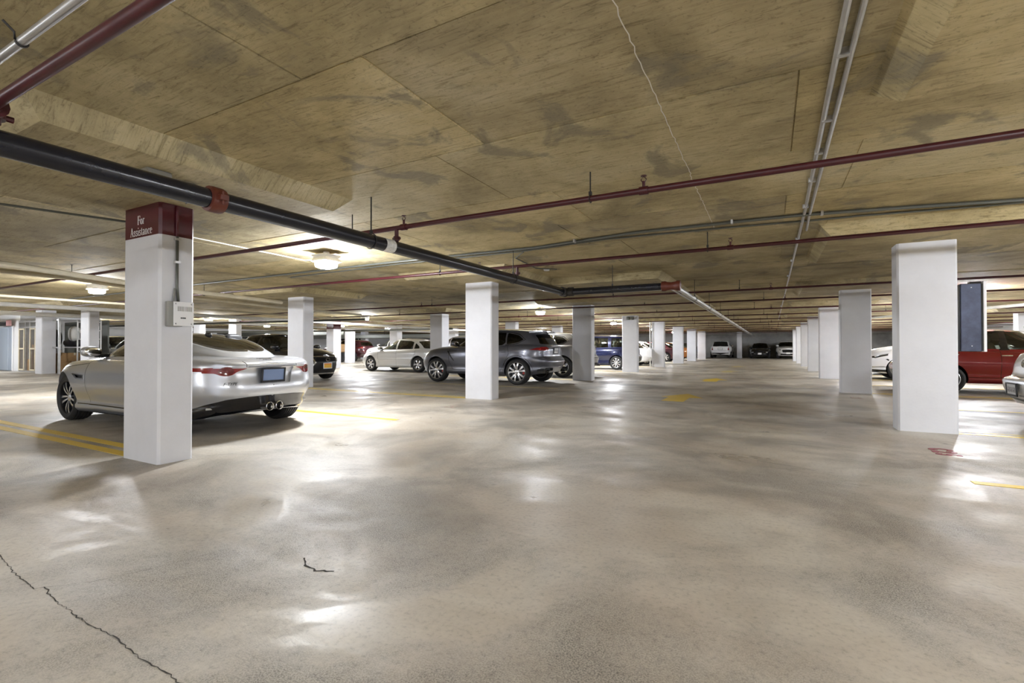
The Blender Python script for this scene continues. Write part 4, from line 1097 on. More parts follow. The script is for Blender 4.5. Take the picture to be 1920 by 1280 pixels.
# help phone on the near column's right face
e = empty('help_phone', (-5.03, 2.55, 1.415), label='white call box with speaker slots fixed to the red topped column', cat='call box')
MB().box(0, 0.05, -0.10, 0.03, -0.12, 0.115, 0.004).build('back_box', M['grey_box'], e)
MB().box(0.05, 0.062, -0.055, 0.125, -0.115, 0.115, 0.003).build('front_plate', M['white_plastic'], e)
for k in range(12):
    y = -0.02 + k * 0.0105 + (0.006 if k > 5 else 0)
    MB().box(0.0615, 0.0635, y, y + 0.005, 0.025, 0.07).build('speaker_slot', M['grey_box'], e)
for y in (-0.035, 0.105):
    for z in (-0.095, 0.095): MB().lathe([(0.005, 0.0665), (0.007, 0.062)], 'x', (0, y, z), 8).build('screw', M['black'], e)
mb = MB(); mb.lathe([(0.0, 0.067), (0.006, 0.067), (0.007, 0.062)], 'x', (0, 0.012, -0.04), 10); mb.box(0.062, 0.065, 0.02, 0.052, -0.046, -0.034, 0.002); mb.build('call_button', M['black'], e)
e = empty('phone_conduit', (-5.03, 2.545, 0), label='cable conduit, grey with dark red top, running down to the call box', cat='conduit')
MB().tube([(0.016, 0, 2.158), (0.016, 0.0, 1.68), (0.016, 0.012, 1.53)], 0.013, 8).build('tube', M['conduit'], e, smooth='all')
MB().tube([(0.016, 0, 2.45), (0.016, 0, 2.158)], 0.014, 8).build('painted_tube', M['red_paint'], e, smooth=True)['label'] = 'upper length painted dark red'
MB().tube([(0.014, -0.02, 1.66), (0.014, -0.03, 1.53)], 0.008, 8).build('cable', M['grey_box'], e, smooth='all')
MB().box(0.0, 0.034, -0.025, 0.025, 1.90, 1.92).build('clip', M['steel'], e); MB().box(0.0, 0.034, -0.025, 0.025, 2.12, 2.14).build('clip', M['steel'], e)
# steel cabinet on the right column
e = empty('wall_cabinet', (2.08, 8.16, 1.05), label='dark blued steel cabinet with white front mounted on the large right column', cat='cabinet')
MB().box(0.0, 0.045, -0.03, 0.30, 0.0, 0.835).build('mounting_frame', M['gloss_black'], e)
MB().box(0.045, 0.245, -0.055, 0.32, -0.01, 0.85, 0.006).build('cabinet_body', M['cabinet'], e)
MB().box(0.245, 0.262, -0.045, 0.31, 0.0, 0.84).build('gasket', M['gloss_black'], e)
MB().box(0.262, 0.292, -0.06, 0.33, -0.012, 0.875, 0.004).build('door_panel', M['white_plastic'], e)
MB().box(0.14, 0.25, -0.03, 0.05, 0.845, 0.875).build('top_bracket', M['gloss_black'], e)
for z in (0.06, 0.80): MB().lathe([(0.0, -0.060), (0.006, -0.058), (0.007, -0.054)], 'y', (0.15, 0, z), 8).build('rivet', M['steel'], e)
# little boxes
e = empty('conduit_box', (-5.50, 20.97, 2.40), label='pair of small grey boxes at the top of the column right of the blue van', cat='box')
for dx in (-0.06, 0.12): MB().box(dx, dx + 0.11, -0.10, 0.0, -0.12, 0.02, 0.01).build('box_body', M['conduit'], e)
e = empty('outlet_box', (-5.85, 26.9, 0.75), label='small white outlet box with a riser pipe on the left of a far column', cat='box')
MB().box(-0.2, 0.1, -0.08, 0.05, -0.22, 0.22, 0.01).build('box_body', M['white_plastic'], e)
MB().tube([(0.0, 0, 0.2), (0.0, 0, 1.7)], 0.03, 8).build('riser_tube', M['pipe_white'], e, smooth=True)
MB().tube([(0.0, 0, -0.75), (0.0, 0, -0.2)], 0.03, 8).build('drop_tube', M['pipe_white'], e, smooth=True)

# ---------------------------------------------------------------- storage cage at the far left
e = empty('wall_block', (-32.2, 8.6, 0), label='white wall block beside the storage cage', cat='wall', kind='structure')
MB().box(-6, 2.35, 0.05, 3.0, 0, ZS).build('wall_panel', M['wall_white'], e)
e = empty('sheet_screen', (-32.0, 8.5, 0), label='grey blue metal door panel at the left edge', cat='door')
MB().box(-2.2, 1.35, -0.02, 0.12, 0.02, 2.0, 0.01).build('door_panel', M['grey_blue'], e)
MB().box(-2.25, 1.45, 0.10, 0.14, 0.0, 2.08).build('door_frame', M['white_plastic'], e)
e = empty('exit_sign', (-30.6, 8.45, 2.05), label='dark sign with a reddish edge above the grey blue door', cat='sign')
MB().box(-0.9, -0.05, -0.05, 0.05, 0, 0.2, 0.01).build('sign_body', M['gloss_black'], e)
MB().box(-0.04, 0.28, -0.05, 0.05, 0, 0.26, 0.01).build('sign_edge', mat('faded_red', (0.45, 0.25, 0.25), 0.5), e)
cage = empty('storage_cage', (-28.4, 8.55, 0), label='metal framed storage cage with two narrow mesh doors', cat='cage')
mb = MB()
for x in (-1.15, -0.42, 0.05, 0.78, 2.9): mb.box(x - 0.035, x + 0.035, -0.035, 0.035, 0, 2.25)
for z in (0.03, 1.95, 2.2): mb.box(-1.15, 0.78, -0.03, 0.03, z - 0.03, z + 0.03)
mb.box(0.78, 2.9, -0.03, 0.03, 1.05, 1.10); mb.box(0.78, 2.9, -0.03, 0.03, 2.17, 2.23)
mb.build('cage_frame', M['steel'], cage)
for xa, xb in ((-1.1, -0.46), (0.1, 0.74)):
    d = MB()
    for x in (xa + 0.05, xb - 0.05): d.box(x - 0.04, x + 0.04, -0.06, -0.02, 0.06, 1.92)
    for z in (0.1, 1.02, 1.88): d.box(xa + 0.05, xb - 0.05, -0.06, -0.02, z - 0.03, z + 0.03)
    dr = d.build('cage_door', M['pipe_beige'], cage)
    wm = MB()
    for k in range(1, 9):
        x = xa + (xb - xa) * k / 9; wm.box(x - 0.004, x + 0.004, -0.045, -0.037, 0.1, 1.88)
    wm.build('wire_mesh', M['steel'], dr)['kind'] = 'stuff'
MB().box(-1.3, 2.95, 1.6, 1.66, 0, 2.25).build('back_sheet', M['conduit'], cage)
MB().box(0.9, 2.88, 0.1, 1.2, 1.06, 1.10).build('shelf', M['steel'], cage)
def carton(x, y, z, sx, sy, sz, rz, lb, m='cardboard'):
    o = empty('carton', (x, y, z), rz, lb, 'box')
    MB().box(-sx / 2, sx / 2, -sy / 2, sy / 2, 0, sz, 0.005).build('box_body', M[m], o)
    MB().box(-sx / 2 - 0.002, sx / 2 + 0.002, -0.03, 0.03, sz - 0.1, sz + 0.002).build('packing_tape', M['pipe_beige'], o)
    return o
for a in ((-29.1, 8.95, 0.0, 0.45, 0.4, 0.55, 0.1, 'cardboard carton at the bottom of the left cage door'), (-29.1, 8.95, 0.55, 0.4, 0.35, 0.45, -0.1, 'cardboard carton stacked second behind the left cage door'),
          (-29.15, 8.95, 1.0, 0.3, 0.3, 0.2, 0.3, 'small carton on top of the stack behind the left cage door'), (-27.95, 8.95, 0.0, 0.5, 0.4, 0.6, 0.0, 'cardboard carton at the bottom of the right cage door'),
          (-27.9, 8.95, 0.6, 0.45, 0.4, 0.4, 0.15, 'cardboard carton stacked second behind the right cage door'), (-27.95, 8.95, 1.0, 0.4, 0.35, 0.4, -0.2, 'tilted open carton at the top behind the right cage door'),
          (-26.5, 9.1, 0.0, 1.3, 0.6, 0.5, 0.0, 'large brown carton on the floor behind the left column'), (-26.2, 9.05, 0.5, 0.9, 0.5, 0.35, 0.2, 'brown carton above the large carton under the cage shelf')):
    carton(*a)
o = empty('spare_tyre', (-26.75, 8.85, 1.10 + 0.36), 0, 'black tyre standing on the cage shelf left of the silver bonnet', 'tyre')
MB().lathe([(0.20, -0.1), (0.30, -0.12), (0.36, -0.09), (0.37, 0.0), (0.36, 0.09), (0.30, 0.12), (0.20, 0.1)], 'y', n=28).build('tyre_body', M['rubber'], o, smooth=30)
MB().lathe([(0.04, -0.06), (0.10, -0.09), (0.21, -0.07)], 'y', n=20).build('tyre_rim', M['steel'], o, smooth=30)
o = empty('dark_bag', (-26.35, 9.35, 1.10), 0, 'black bag lying on the cage shelf beside the tyre', 'bag')
MB().ellipsoid((0, 0, 0.17), (0.75, 0.25, 0.17), 16, 8, 0.7).build('bag_body', M['seat_dark'], o, smooth='all')
o = empty('clear_sack', (-25.95, 9.2, 1.44), 0, 'pale plastic sack behind the tyre on the cage shelf', 'bag')
MB().ellipsoid((0, 0, 0.2), (0.28, 0.2, 0.32), 12, 8, 0.8).build('sack_body', M['pipe_white'], o, smooth='all')
o = empty('paper_heap', (-26.4, 9.05, 0.86), 0, 'crumpled papers and a white card on the brown cartons in the cage', 'papers')
mb = MB(); rn = random.Random(11)
for k in range(9):
    x, z, a = rn.uniform(-0.5, 0.5), rn.uniform(0.0, 0.12), rn.uniform(-0.5, 0.5)
    mb.add([(x + 0.12 * math.cos(a) * sx - 0.1 * math.sin(a) * sy, -0.3 + 0.05 * k / 9 + t, z + 0.12 * math.sin(a) * sx + 0.1 * math.cos(a) * sy) for t in (0, 0.004) for sx, sy in ((-1, -1), (1, -1), (1, 1), (-1, 1))], [(0, 1, 2, 3), (7, 6, 5, 4), (0, 4, 5, 1), (1, 5, 6, 2), (2, 6, 7, 3), (3, 7, 4, 0)])
mb.build('papers', M['paper'], o)['kind'] = 'stuff'
# wire shelving seen right of the cage
e = empty('wire_shelf', (-24.9, 9.3, 0), label='white wire shelving unit right of the storage cage', cat='shelf')
mb = MB()
for x in (-0.5, 0.5):
    for y in (-0.2, 0.2): mb.box(x - 0.02, x + 0.02, y - 0.02, y + 0.02, 0, 2.2)
mb.build('shelf_post', M['white_plastic'], e)
for z in (0.4, 0.9, 1.4, 1.75, 2.1): MB().box(-0.5, 0.5, -0.2, 0.2, z, z + 0.03).build('shelf_board', M['white_plastic'], e)
for k, (x, z, m) in enumerate(((-0.2, 0.43, 'gloss_black'), (0.2, 0.93, 'grey_box'), (-0.2, 1.43, 'gloss_black'), (0.1, 1.78, 'white_plastic'))):
    o = carton(-24.9 + x, 9.3, z, 0.4, 0.3, 0.25, 0.1, ['black box on the lowest wire shelf', 'grey box on the second wire shelf', 'black box on the third wire shelf', 'white box on the upper wire shelf'][k], m)
# ---------------------------------------------------------------- cars
def side_details(fd, rd=None, sill=None, m='gloss_black'):
    """door panels (own parts) with dark shut lines"""
    out = []
    return out

PAINT = {k: car_paint(k + '_car_paint', c, mt, rg) for k, (c, mt, rg) in dict(
    silver=((0.55, 0.565, 0.60), 0.65, 0.30), graphite=((0.13, 0.134, 0.16), 0.6, 0.28), pale_silver=((0.78, 0.78, 0.78), 0.3, 0.30), black=((0.010, 0.010, 0.013), 0.2, 0.2),
    blue=((0.005, 0.009, 0.045), 0.4, 0.25), white=((0.78, 0.78, 0.80), 0.0, 0.3), red=((0.22, 0.008, 0.010), 0.3, 0.3), maroon=((0.07, 0.014, 0.022), 0.4, 0.3), grey=((0.30, 0.30, 0.32), 0.6, 0.3),
    orange=((0.6, 0.22, 0.05), 0.2, 0.35)).items()}
BK = M['gloss_black']

# ---- silver coupe
cp = dict(paint=PAINT['silver'], r=0.345, fa=1.31, ra=-1.31, rim='y10', tw=0.255, wheel_in=0.125, arch=1.09, archdz=0.012,
    zb=[(-2.28, .30), (-2.05, .26), (-1.75, .20), (0, .165), (1.6, .165), (2.1, .18)],
    zt=[(-2.3, .875), (-2.2, .90), (-1.9, .94), (-1.4, .965), (-.8, .95), (-.2, .925), (.35, .915), (.8, .905), (1.2, .885), (1.55, .835), (1.85, .755), (2.15, .64)],
    xf=[(0, 2.0), (.3, 2.10), (.6, 2.12), (1, 1.98)], xr=[(0, -2.10), (.2, -2.20), (.38, -2.27), (.46, -2.275), (.8, -2.24), (.97, -2.27), (1, -2.255)],
    w=[(0, .85), (.10, .905), (.15, .905), (.19, .885), (.40, .925), (.55, .945), (.72, .94), (.9, .90), (.97, .86), (1, .82)],
    wx=[(-2.3, .965), (-1.9, 1.0), (-1.31, 1.02), (-.4, .962), (.3, .955), (1.31, 1.025), (1.8, .97), (2.1, .88)],
    nf=4.2, nr=4.2, crown=[(-2.3, .015), (-1.5, .03), (1, .07), (2, .06)],
    gxf=[(0, 1.08), (1, .28)], gxr=[(0, -2.05), (1, -1.93)], gw=[(0, .80), (.5, .72), (1, .56)], gnf=3.2, gnr=2.6,
    gwx=[(-2.05, .66), (-1.7, .74), (-1.2, .86), (-.6, .98), (0, 1.0), (.5, 1)], zr=[(-1.93, .965), (-1.7, 1.03), (-1.4, 1.105), (-1.0, 1.19), (-.5, 1.255), (0, 1.27), (.3, 1.245)],
    gcrown=[(-2, .02), (-1.2, .045), (0, .045)], seats=M['seat_dark'], sx=(-.35, -.75), mirror=(.62, 1.03), roof_mat=PAINT['silver'],
    handles=[(-.62, .76)], cu=110, gcu=84)
G1, GD, GG = M['glass'], M['glass_dark'], M['glass_grey']
TL = M['tail']
cp['feats'] = [
    F('door', 'side', [(.60, .90), (.605, .72), (.56, .29), (-.62, .29), (-.78, .50), (-.80, .70), (-.72, .92)], PAINT['silver'], r=.05),
    F('door_seam', 'side', seam([(.615, .905), (.61, .72), (.565, .28), (-.62, .28), (-.79, .50), (-.81, .70), (-.73, .925)], .008), BK, -.004, r=0),
    F('sill_line', 'side', seam([(.88, .285), (-.86, .285)], .010), BK, -.004, r=0),
    F('bonnet_seam', 'side', seam([(.62, .865), (.95, .83), (1.25, .80), (1.6, .76)], .007), BK, -.003, r=0),
    F('fender_vent', 'side', [(.96, .715), (.64, .70), (.64, .635), (.84, .645)], M['chrome'], .004, r=.01),
    F('vent_opening', 'side', [(.88, .70), (.67, .692), (.67, .655), (.82, .66)], M['black'], -.02, r=.008),
    F('plate_recess', 'rear', [(0, .625), (.25, .63), (.315, .835), (0, .84)], PAINT['silver'], -.03, r=.015),
    F('boot_seam', 'rear', seam([(.0, .853), (.34, .850)], .008), BK, -.003, r=0),
    F('boot_seam', 'rear', seam([(.355, .845), (.35, .92)], .007), BK, -.003, r=0),
    F('rear_diffuser', 'rear', [(0, .478), (.32, .475), (.55, .455), (.70, .40), (.84, .30), (.90, .2), (0, .2)], BK, .004, r=.03, lim=.75),
    F('side_corner', 'side', [(-2.3, .42), (-2.12, .33), (-1.86, .2), (-1.86, .1), (-2.3, .1)], BK, .003, r=.02),
    F('tail_lamp', 'rear', [(.34, .832), (.45, .795), (.50, .755), (.56, .738), (.62, .75), (.66, .775), (.80, .782), (.95, .785), (.95, .838), (.7, .838)], TL, .003, r=.02),
    F('tail_lamp', 'side', [(-2.34, .783), (-1.86, .80), (-1.62, .82), (-1.70, .842), (-2.34, .845)], TL, .003, r=.015),
    F('lamp_lobe', 'rear', [(.56 + .072 * math.cos(a), .800 + .055 * math.sin(a)) for a in np.linspace(0, 2 * PI, 20)[:-1]], M['tail_dark'], .008, r=0),
    F('head_lamp', 'front', [(.52, .66), (.82, .70), (.80, .60), (.62, .58)], M['clear'], .003),
    F('grille', 'front', [(0, .38), (.42, .40), (.46, .58), (0, .60)], M['black'], -.02),
]
cp['gfeats'] = [
    F('windscreen', 'front', [(0, .985), (.66, .975), (.50, 1.225), (0, 1.255)], G1, r=.04),
    F('side_window', 'side', [(.80, .945), (-.55, .975), (-.98, 1.045), (-.75, 1.155), (-.25, 1.215), (.28, 1.195)], G1, r=.03),
    F('rear_window_frame', 'top', [(-.66, 0), (-.70, .30), (-.80, .455), (-1.15, .46), (-1.50, .38), (-1.72, .24), (-1.80, 0)], BK, .001, r=.10),
    F('rear_window', 'top', [(-.72, 0), (-.75, .28), (-.84, .41), (-1.14, .415), (-1.46, .335), (-1.65, .20), (-1.72, 0)], GG, .002, r=.10),
]
car, low, grn = make_car(cp, 'silver_coupe', 'silver two door coupe with long red tail lamps parked behind the red topped column', 'car', (-8.0, 4.08), PI)
plate(car, -2.262, 0.0, .735, M['plate_blue'], -1, -.10, frame=M['pipe_black'])
for y in (-.068, .068):
    o = MB().lathe([(.030, -2.20), (.036, -2.20), (.050, -2.26), (.056, -2.30), (.052, -2.305), (.044, -2.29), (.042, -2.15)], 'x', (0, y, .335), 20).build('exhaust_tip', M['chrome'], car, smooth=30)
    MB().lathe([(0, -2.2), (.043, -2.2)], 'x', (0, y, .335), 16).build('exhaust_bore', M['under'], o)
for sg in (1, -1):
    loc, n = place_on(low, 'rear', .66, .345)
    o = MB().box(-.006, .05, -.05, .05, -.012, .012, .004).build('side_reflector', M['clear'], car); o.location = (loc.x, sg * .66, .345); o.rotation_euler = (0, 0, -sg * .35)
mb = MB().ellipsoid((-.80, 0, 1.275), (.075, .03, .035), 12, 8, .8); mb.build('roof_fin', M['black'], car, smooth='all')
MB().lathe([(0, -2.272), (.008, -2.272), (.009, -2.25)], 'x', (0, 0, .605), 10).build('camera_dot', M['black'], car)
def badge(parent, s, view, a, b, txt, size, m, rot, shear=0, xs=1.0, off=0.004):
    o = text_mesh('badge', txt, size, m, parent, 0.0015, shear, xs)
    loc, n = place_on(s, view, abs(a), b)
    if loc is not None:
        if view == 'rear': o.location = (loc.x - off, a, b)
        else: o.location = (loc.x, loc.y, loc.z + off)
    o.rotation_euler = rot; return o
badge(car, low, 'rear', .545, .645, 'F-TYPE', .052, M['dark_iron'], (PI / 2, 0, -PI / 2 - .22), .35, 1.0, .014)
o = badge(car, low, 'top', 0, 0, 'JAGUAR', .036, M['dark_iron'], (0.28, 0, -PI / 2), 0, 1.0)
loc, n = place_on(low, 'top', -2.13, 0.001); o.location = (-2.14, 0, loc.z + .006)
lp = MB()   # a leaping cat in outline above the name
cat_ = [(-.115, .000), (-.06, .020), (.00, .026), (.045, .022), (.085, .036), (.110, .030), (.104, .020), (.075, .014), (.100, -.006), (.092, -.010), (.060, .004), (.010, .004), (-.035, -.002), (-.075, -.018), (-.082, -.013), (-.055, .004)]
lp.prism(cat_, .003, 'z'); o = lp.build('leaper_badge', M['dark_iron'], car); loc, n = place_on(low, 'top', -2.07, 0.001); o.location = (-2.075, 0, loc.z + .004); o.rotation_euler = (0.22, 0, -PI / 2)
# deck lip
# ---- sport utility template
def suv(paint, r=.375, **kw):
    G = kw.pop('side_glass', GD); roof = kw.get('roof_mat', paint)
    d = dict(paint=paint, r=r, fa=1.437, ra=-1.437, rim='ten', tw=.25, wheel_in=.12, arch=1.10, archdz=.02,
        zb=[(-2.4, .40), (-2.1, .33), (-1.6, .28), (0, .27), (1.7, .27), (2.3, .30)],
        zt=[(-2.42, 1.05), (-2.25, 1.12), (-1.6, 1.17), (-.8, 1.13), (0, 1.10), (.9, 1.06), (1.3, 1.04), (1.8, .985), (2.1, .90), (2.35, .76)],
        xf=[(0, 2.18), (.35, 2.30), (.6, 2.31), (1, 2.16)], xr=[(0, -2.22), (.2, -2.34), (.42, -2.385), (.5, -2.36), (.62, -2.27), (.85, -2.27), (1, -2.25)],
        w=[(0, .88), (.12, .94), (.17, .93), (.24, .915), (.42, .945), (.62, .97), (.78, .96), (.93, .92), (1, .86)], wx=[(-2.4, .94), (-1.44, 1.02), (-.3, .975), (.4, .97), (1.44, 1.02), (1.9, .96), (2.3, .88)],
        nf=4.4, nr=4.6, crown=[(-2.3, .02), (.5, .05), (1.2, .11), (2.1, .09)],
        gxf=[(0, 1.12), (1, .22)], gxr=[(0, -2.20), (.5, -2.08), (1, -1.88)], gw=[(0, .86), (.5, .79), (1, .62)], gnf=3.4, gnr=4.2, gwx=[(-2.2, .90), (-1.4, .96), (-.5, 1), (.6, 1)],
        zr=[(-1.95, 1.50), (-1.5, 1.56), (-.8, 1.60), (-.2, 1.60), (.25, 1.55)], gcrown=[(-2, .04), (0, .055)], seats=M['seat_dark'], mirror=(.80, 1.20), sx=(-.15, -1.0), cu=100)
    d['feats'] = [
        F('front_door', 'side', [(.92, 1.04), (.90, .62), (.78, .40), (-.10, .40), (-.10, 1.10)], paint, r=.03),
        F('rear_door', 'side', [(-.13, 1.10), (-.13, .40), (-.88, .40), (-1.02, .62), (-1.18, .90), (-1.12, 1.14)], paint, r=.03),
        F('door_seam', 'side', seam([(.935, 1.045), (.915, .62), (.79, .385), (-.88, .385), (-1.03, .62), (-1.195, .90), (-1.135, 1.15)], .009), BK, -.004, r=0),
        F('door_seam', 'side', seam([(-.115, 1.11), (-.115, .39)], .009), BK, -.004, r=0),
        F('tail_lamp', 'side', [(-1.80, 1.012), (-2.02, 1.075), (-2.45, 1.09), (-2.45, 1.0)], TL, .003, r=.012),
        F('tail_lamp', 'rear', [(.96, 1.0), (.96, 1.09), (.52, 1.095), (.44, 1.04), (.52, .99)], TL, .003, r=.02),
        F('lamp_strip', 'side', [(-2.04, 1.026), (-2.10, 1.042), (-2.28, 1.046), (-2.28, 1.024)], M['tail_bright'], .006, r=.004),
        F('head_lamp', 'front', [(.52, .86), (.86, .92), (.88, .80), (.58, .77)], M['clear'], .003, r=.02),
        F('grille', 'front', [(0, .56), (.44, .58), (.48, .84), (0, .86)], M['black'], -.02, r=.03),
        F('lower_grille', 'front', [(0, .34), (.62, .36), (.60, .48), (0, .48)], M['black'], -.015, r=.03),
        F('tailgate_seam', 'rear', seam([(0, .70), (.60, .705), (.66, .80), (.64, .96)], .010), BK, -.004, r=0),
        F('bumper_vent', 'rear', seam([(.70, .93), (.82, .92), (.88, .80), (.90, .62), (.86, .56)], .022), BK, -.01, r=0),
        F('rear_bumper_shadow', 'rear', [(0, .52), (.70, .53), (.84, .42), (.90, .2), (0, .2)], kw.pop('lower_mat', M['conduit']), .004, r=.03),  # lower bumper section in its own material
    ]
    d['gfeats'] = [
        F('windscreen', 'front', [(0, 1.13), (.74, 1.12), (.56, 1.53), (0, 1.57)], G1, r=.05),
        F('side_window', 'side', [(.86, 1.105), (.02, 1.125), (.02, 1.53), (.30, 1.51)], G1 if G is GD else G, r=.03),
        F('side_window', 'side', [(-.06, 1.125), (-.92, 1.15), (-1.02, 1.22), (-.98, 1.52), (-.06, 1.545)], G, r=.03),
        F('quarter_window', 'side', [(-1.06, 1.17), (-1.42, 1.23), (-1.58, 1.31), (-1.40, 1.44), (-1.04, 1.515)], G, r=.04),
        F('window_trim', 'side', seam([(-1.02, 1.15), (-1.42, 1.205), (-1.63, 1.31), (-1.42, 1.465), (-1.0, 1.54), (0, 1.565)], .018), BK, .003, r=0),
        F('rear_window', 'rear', [(0, 1.17), (.60, 1.18), (.52, 1.45), (0, 1.475)], GD, r=.05),
    ]
    d.update(kw); return d

def spoiler(car, x, z, w, m, d=.30):
    v = []
    n = 12
    for i in range(n + 1):
        y = -w + 2 * w * i / n; k = 1 - (abs(y) / w) ** 4
        zz = z + .03 * k
        v += [(x + d, y, zz + .01), (x - .02 - .05 * k, y, zz - .015), (x - .02 - .05 * k, y, zz - .04), (x + d, y, zz - .05)]
    f = [tuple(4 * i + j for j in (0, 1, 2, 3)) for i in (0, n)] + [(4 * i + j, 4 * i + (j + 1) % 4, 4 * i + 4 + (j + 1) % 4, 4 * i + 4 + j) for i in range(n) for j in range(4)]
    return MB().add(v, f).build('roof_spoiler', m, car, smooth=True)

def exhausts(car, x, z, ys, r=.045, m='black'):
    for y in ys:
        o = MB().lathe([(r * .8, x + .05), (r, x), (r * 1.1, x - .03), (r * .95, x - .035), (r * .85, x), (r * .85, x + .12)], 'x', (0, y, z), 18).build('exhaust_tip', M[m], car, smooth=30)
        MB().lathe([(0, x + .06), (r * .9, x + .06)], 'x', (0, y, z), 14).build('exhaust_bore', M['under'], o)

sg_ = suv(PAINT['graphite'], caliper=M['caliper_red'], handles=[(-.0, .93), (-.98, .95)], lower_mat=PAINT['grey'])
sg_['feats'] += [F('fender_vent', 'side', [(1.02, .985), (.66, .985), (.66, .965), (.93, .955), (.74, .68), (.76, .66)], M['black'], -.012, r=.005),
                 F('arch_trim', 'side', seam([(-1.437 + .455 * math.cos(a), .395 + .455 * math.sin(a)) for a in np.linspace(-.15, PI + .15, 30)], .012), BK, -.004, r=0)]
car, low, grn = make_car(sg_, 'grey_suv', 'dark grey sport utility car with red tail lamp behind the second white column', 'car', (-7.9, 13.22), PI)
spoiler(car, -1.98, 1.555, .60, PAINT['graphite'])
plate(car, -2.275, 0, .985, M['plate_white'], -1, -.1, extra=M['plate_ink'], frame=M['black'])
exhausts(car, -2.33, .46, (.60, .48, -.60, -.48))
for k in range(4):
    for sg in (1, -1): MB().box(-2.31, -2.06, sg * (.84 - .075 * k) - .012, sg * (.84 - .075 * k) + .012, .35, .46, .006).build('diffuser_fin', M['gloss_black'], car)
s2 = suv(PAINT['grey'], rim='five', lower_mat=M['black'])
car, low, grn = make_car(s2, 'silver_suv', 'mid grey sport utility car parked beyond the dark grey one, only its tail showing', 'car', (-8.05, 17.0), PI)
spoiler(car, -1.98, 1.555, .60, M['gloss_black']); exhausts(car, -2.33, .42, (.55, -.55), m='chrome')

# ---- sedan template
def sedan(paint, r=.33, **kw):
    d = dict(paint=paint, r=r, fa=1.37, ra=-1.37, rim='six', tw=.215, wheel_in=.115, arch=1.13, archdz=.015,
        zb=[(-2.4, .32), (-2.1, .26), (-1.6, .21), (0, .19), (1.7, .19), (2.3, .22)],
        zt=[(-2.42, .88), (-2.3, .96), (-1.9, 1.01), (-1.2, 1.005), (-.3, .975), (.6, .945), (1.1, .92), (1.6, .86), (2.0, .77), (2.32, .62)],
        xf=[(0, 2.18), (.35, 2.29), (.6, 2.30), (1, 2.14)], xr=[(0, -2.26), (.25, -2.38), (.5, -2.40), (.62, -2.36), (1, -2.28)],
        w=[(0, .84), (.10, .88), (.16, .875), (.4, .895), (.47, .905), (.52, .898), (.75, .905), (.92, .87), (1, .815)], wx=[(-2.4, .94), (-1.37, 1.015), (.4, 1.0), (1.37, 1.02), (1.85, .96), (2.3, .88)],
        nf=4.0, nr=4.2, crown=[(-2.3, .03), (.5, .04), (1.2, .08), (2.1, .07)],
        gxf=[(0, 1.22), (1, .18)], gxr=[(0, -1.98), (1, -1.18)], gw=[(0, .82), (.5, .735), (1, .575)], gnf=3.2, gnr=3.2, gwx=[(-2, .90), (-1.2, .96), (-.4, 1), (1, 1)],
        zr=[(-1.2, 1.375), (-.7, 1.42), (-.2, 1.43), (.2, 1.40)], gcrown=[(-2, .04), (0, .055)], seats=M['seat_grey'], mirror=(.83, 1.03), sx=(-.2, -1.0), handles=[(-.18, .86), (-1.05, .88)])
    d['feats'] = [
        F('front_door', 'side', [(.88, .93), (.86, .60), (.80, .28), (-.17, .28), (-.17, .97)], paint, r=.03),
        F('rear_door', 'side', [(-.20, .97), (-.20, .28), (-.86, .28), (-1.0, .48), (-1.22, .80), (-1.20, .99)], paint, r=.03),
        F('door_seam', 'side', seam([(.895, .935), (.875, .60), (.815, .265), (-.86, .265), (-1.01, .48), (-1.235, .80), (-1.215, .995)], .009), BK, -.004, r=0),
        F('door_seam', 'side', seam([(-.185, .98), (-.185, .27)], .009), BK, -.004, r=0),
        F('rub_strip', 'side', [(.90, .475), (-.96, .475), (-.96, .50), (.90, .50)], paint, .010, r=.008),
        F('tail_lamp', 'rear', [(.96, .72), (.96, .90), (.56, .88), (.52, .76)], TL, .003, r=.02),
        F('tail_lamp', 'side', [(-2.45, .72), (-2.16, .78), (-2.10, .90), (-2.45, .90)], TL, .003, r=.02),
        F('head_lamp', 'front', [(.48, .62), (.92, .70), (.92, .56), (.56, .54)], M['clear'], .003, r=.02),
        F('grille', 'front', [(0, .55), (.38, .56), (.36, .67), (0, .68)], M['black'], -.015, r=.02),
        F('lower_grille', 'front', [(0, .28), (.60, .29), (.56, .38), (0, .38)], M['black'], -.015, r=.02),
        F('boot_seam', 'rear', seam([(0, .60), (.5, .61), (.55, .90)], .009), BK, -.004, r=0),
    ]
    d['gfeats'] = [
        F('windscreen', 'front', [(0, 1.0), (.70, .99), (.52, 1.385), (0, 1.42)], G1, r=.05),
        F('side_window', 'side', [(.92, .965), (-.10, .995), (-.10, 1.385), (.18, 1.365)], G1, r=.03),
        F('side_window', 'side', [(-.18, .995), (-1.03, 1.01), (-1.00, 1.30), (-.80, 1.36), (-.18, 1.39)], G1, r=.03),
        F('quarter_window', 'side', [(-1.10, 1.015), (-1.34, 1.03), (-1.30, 1.12), (-1.10, 1.26)], G1, r=.02),
        F('rear_window', 'rear', [(0, 1.04), (.64, 1.03), (.50, 1.335), (0, 1.37)], GG, r=.05),
    ]
    d.update(kw); return d

car, low, grn = make_car(sedan(PAINT['pale_silver']), 'silver_sedan', 'silver four door sedan with six spoke wheels beyond the dark grey sport utility car', 'car', (-14.76, 17.2), PI)

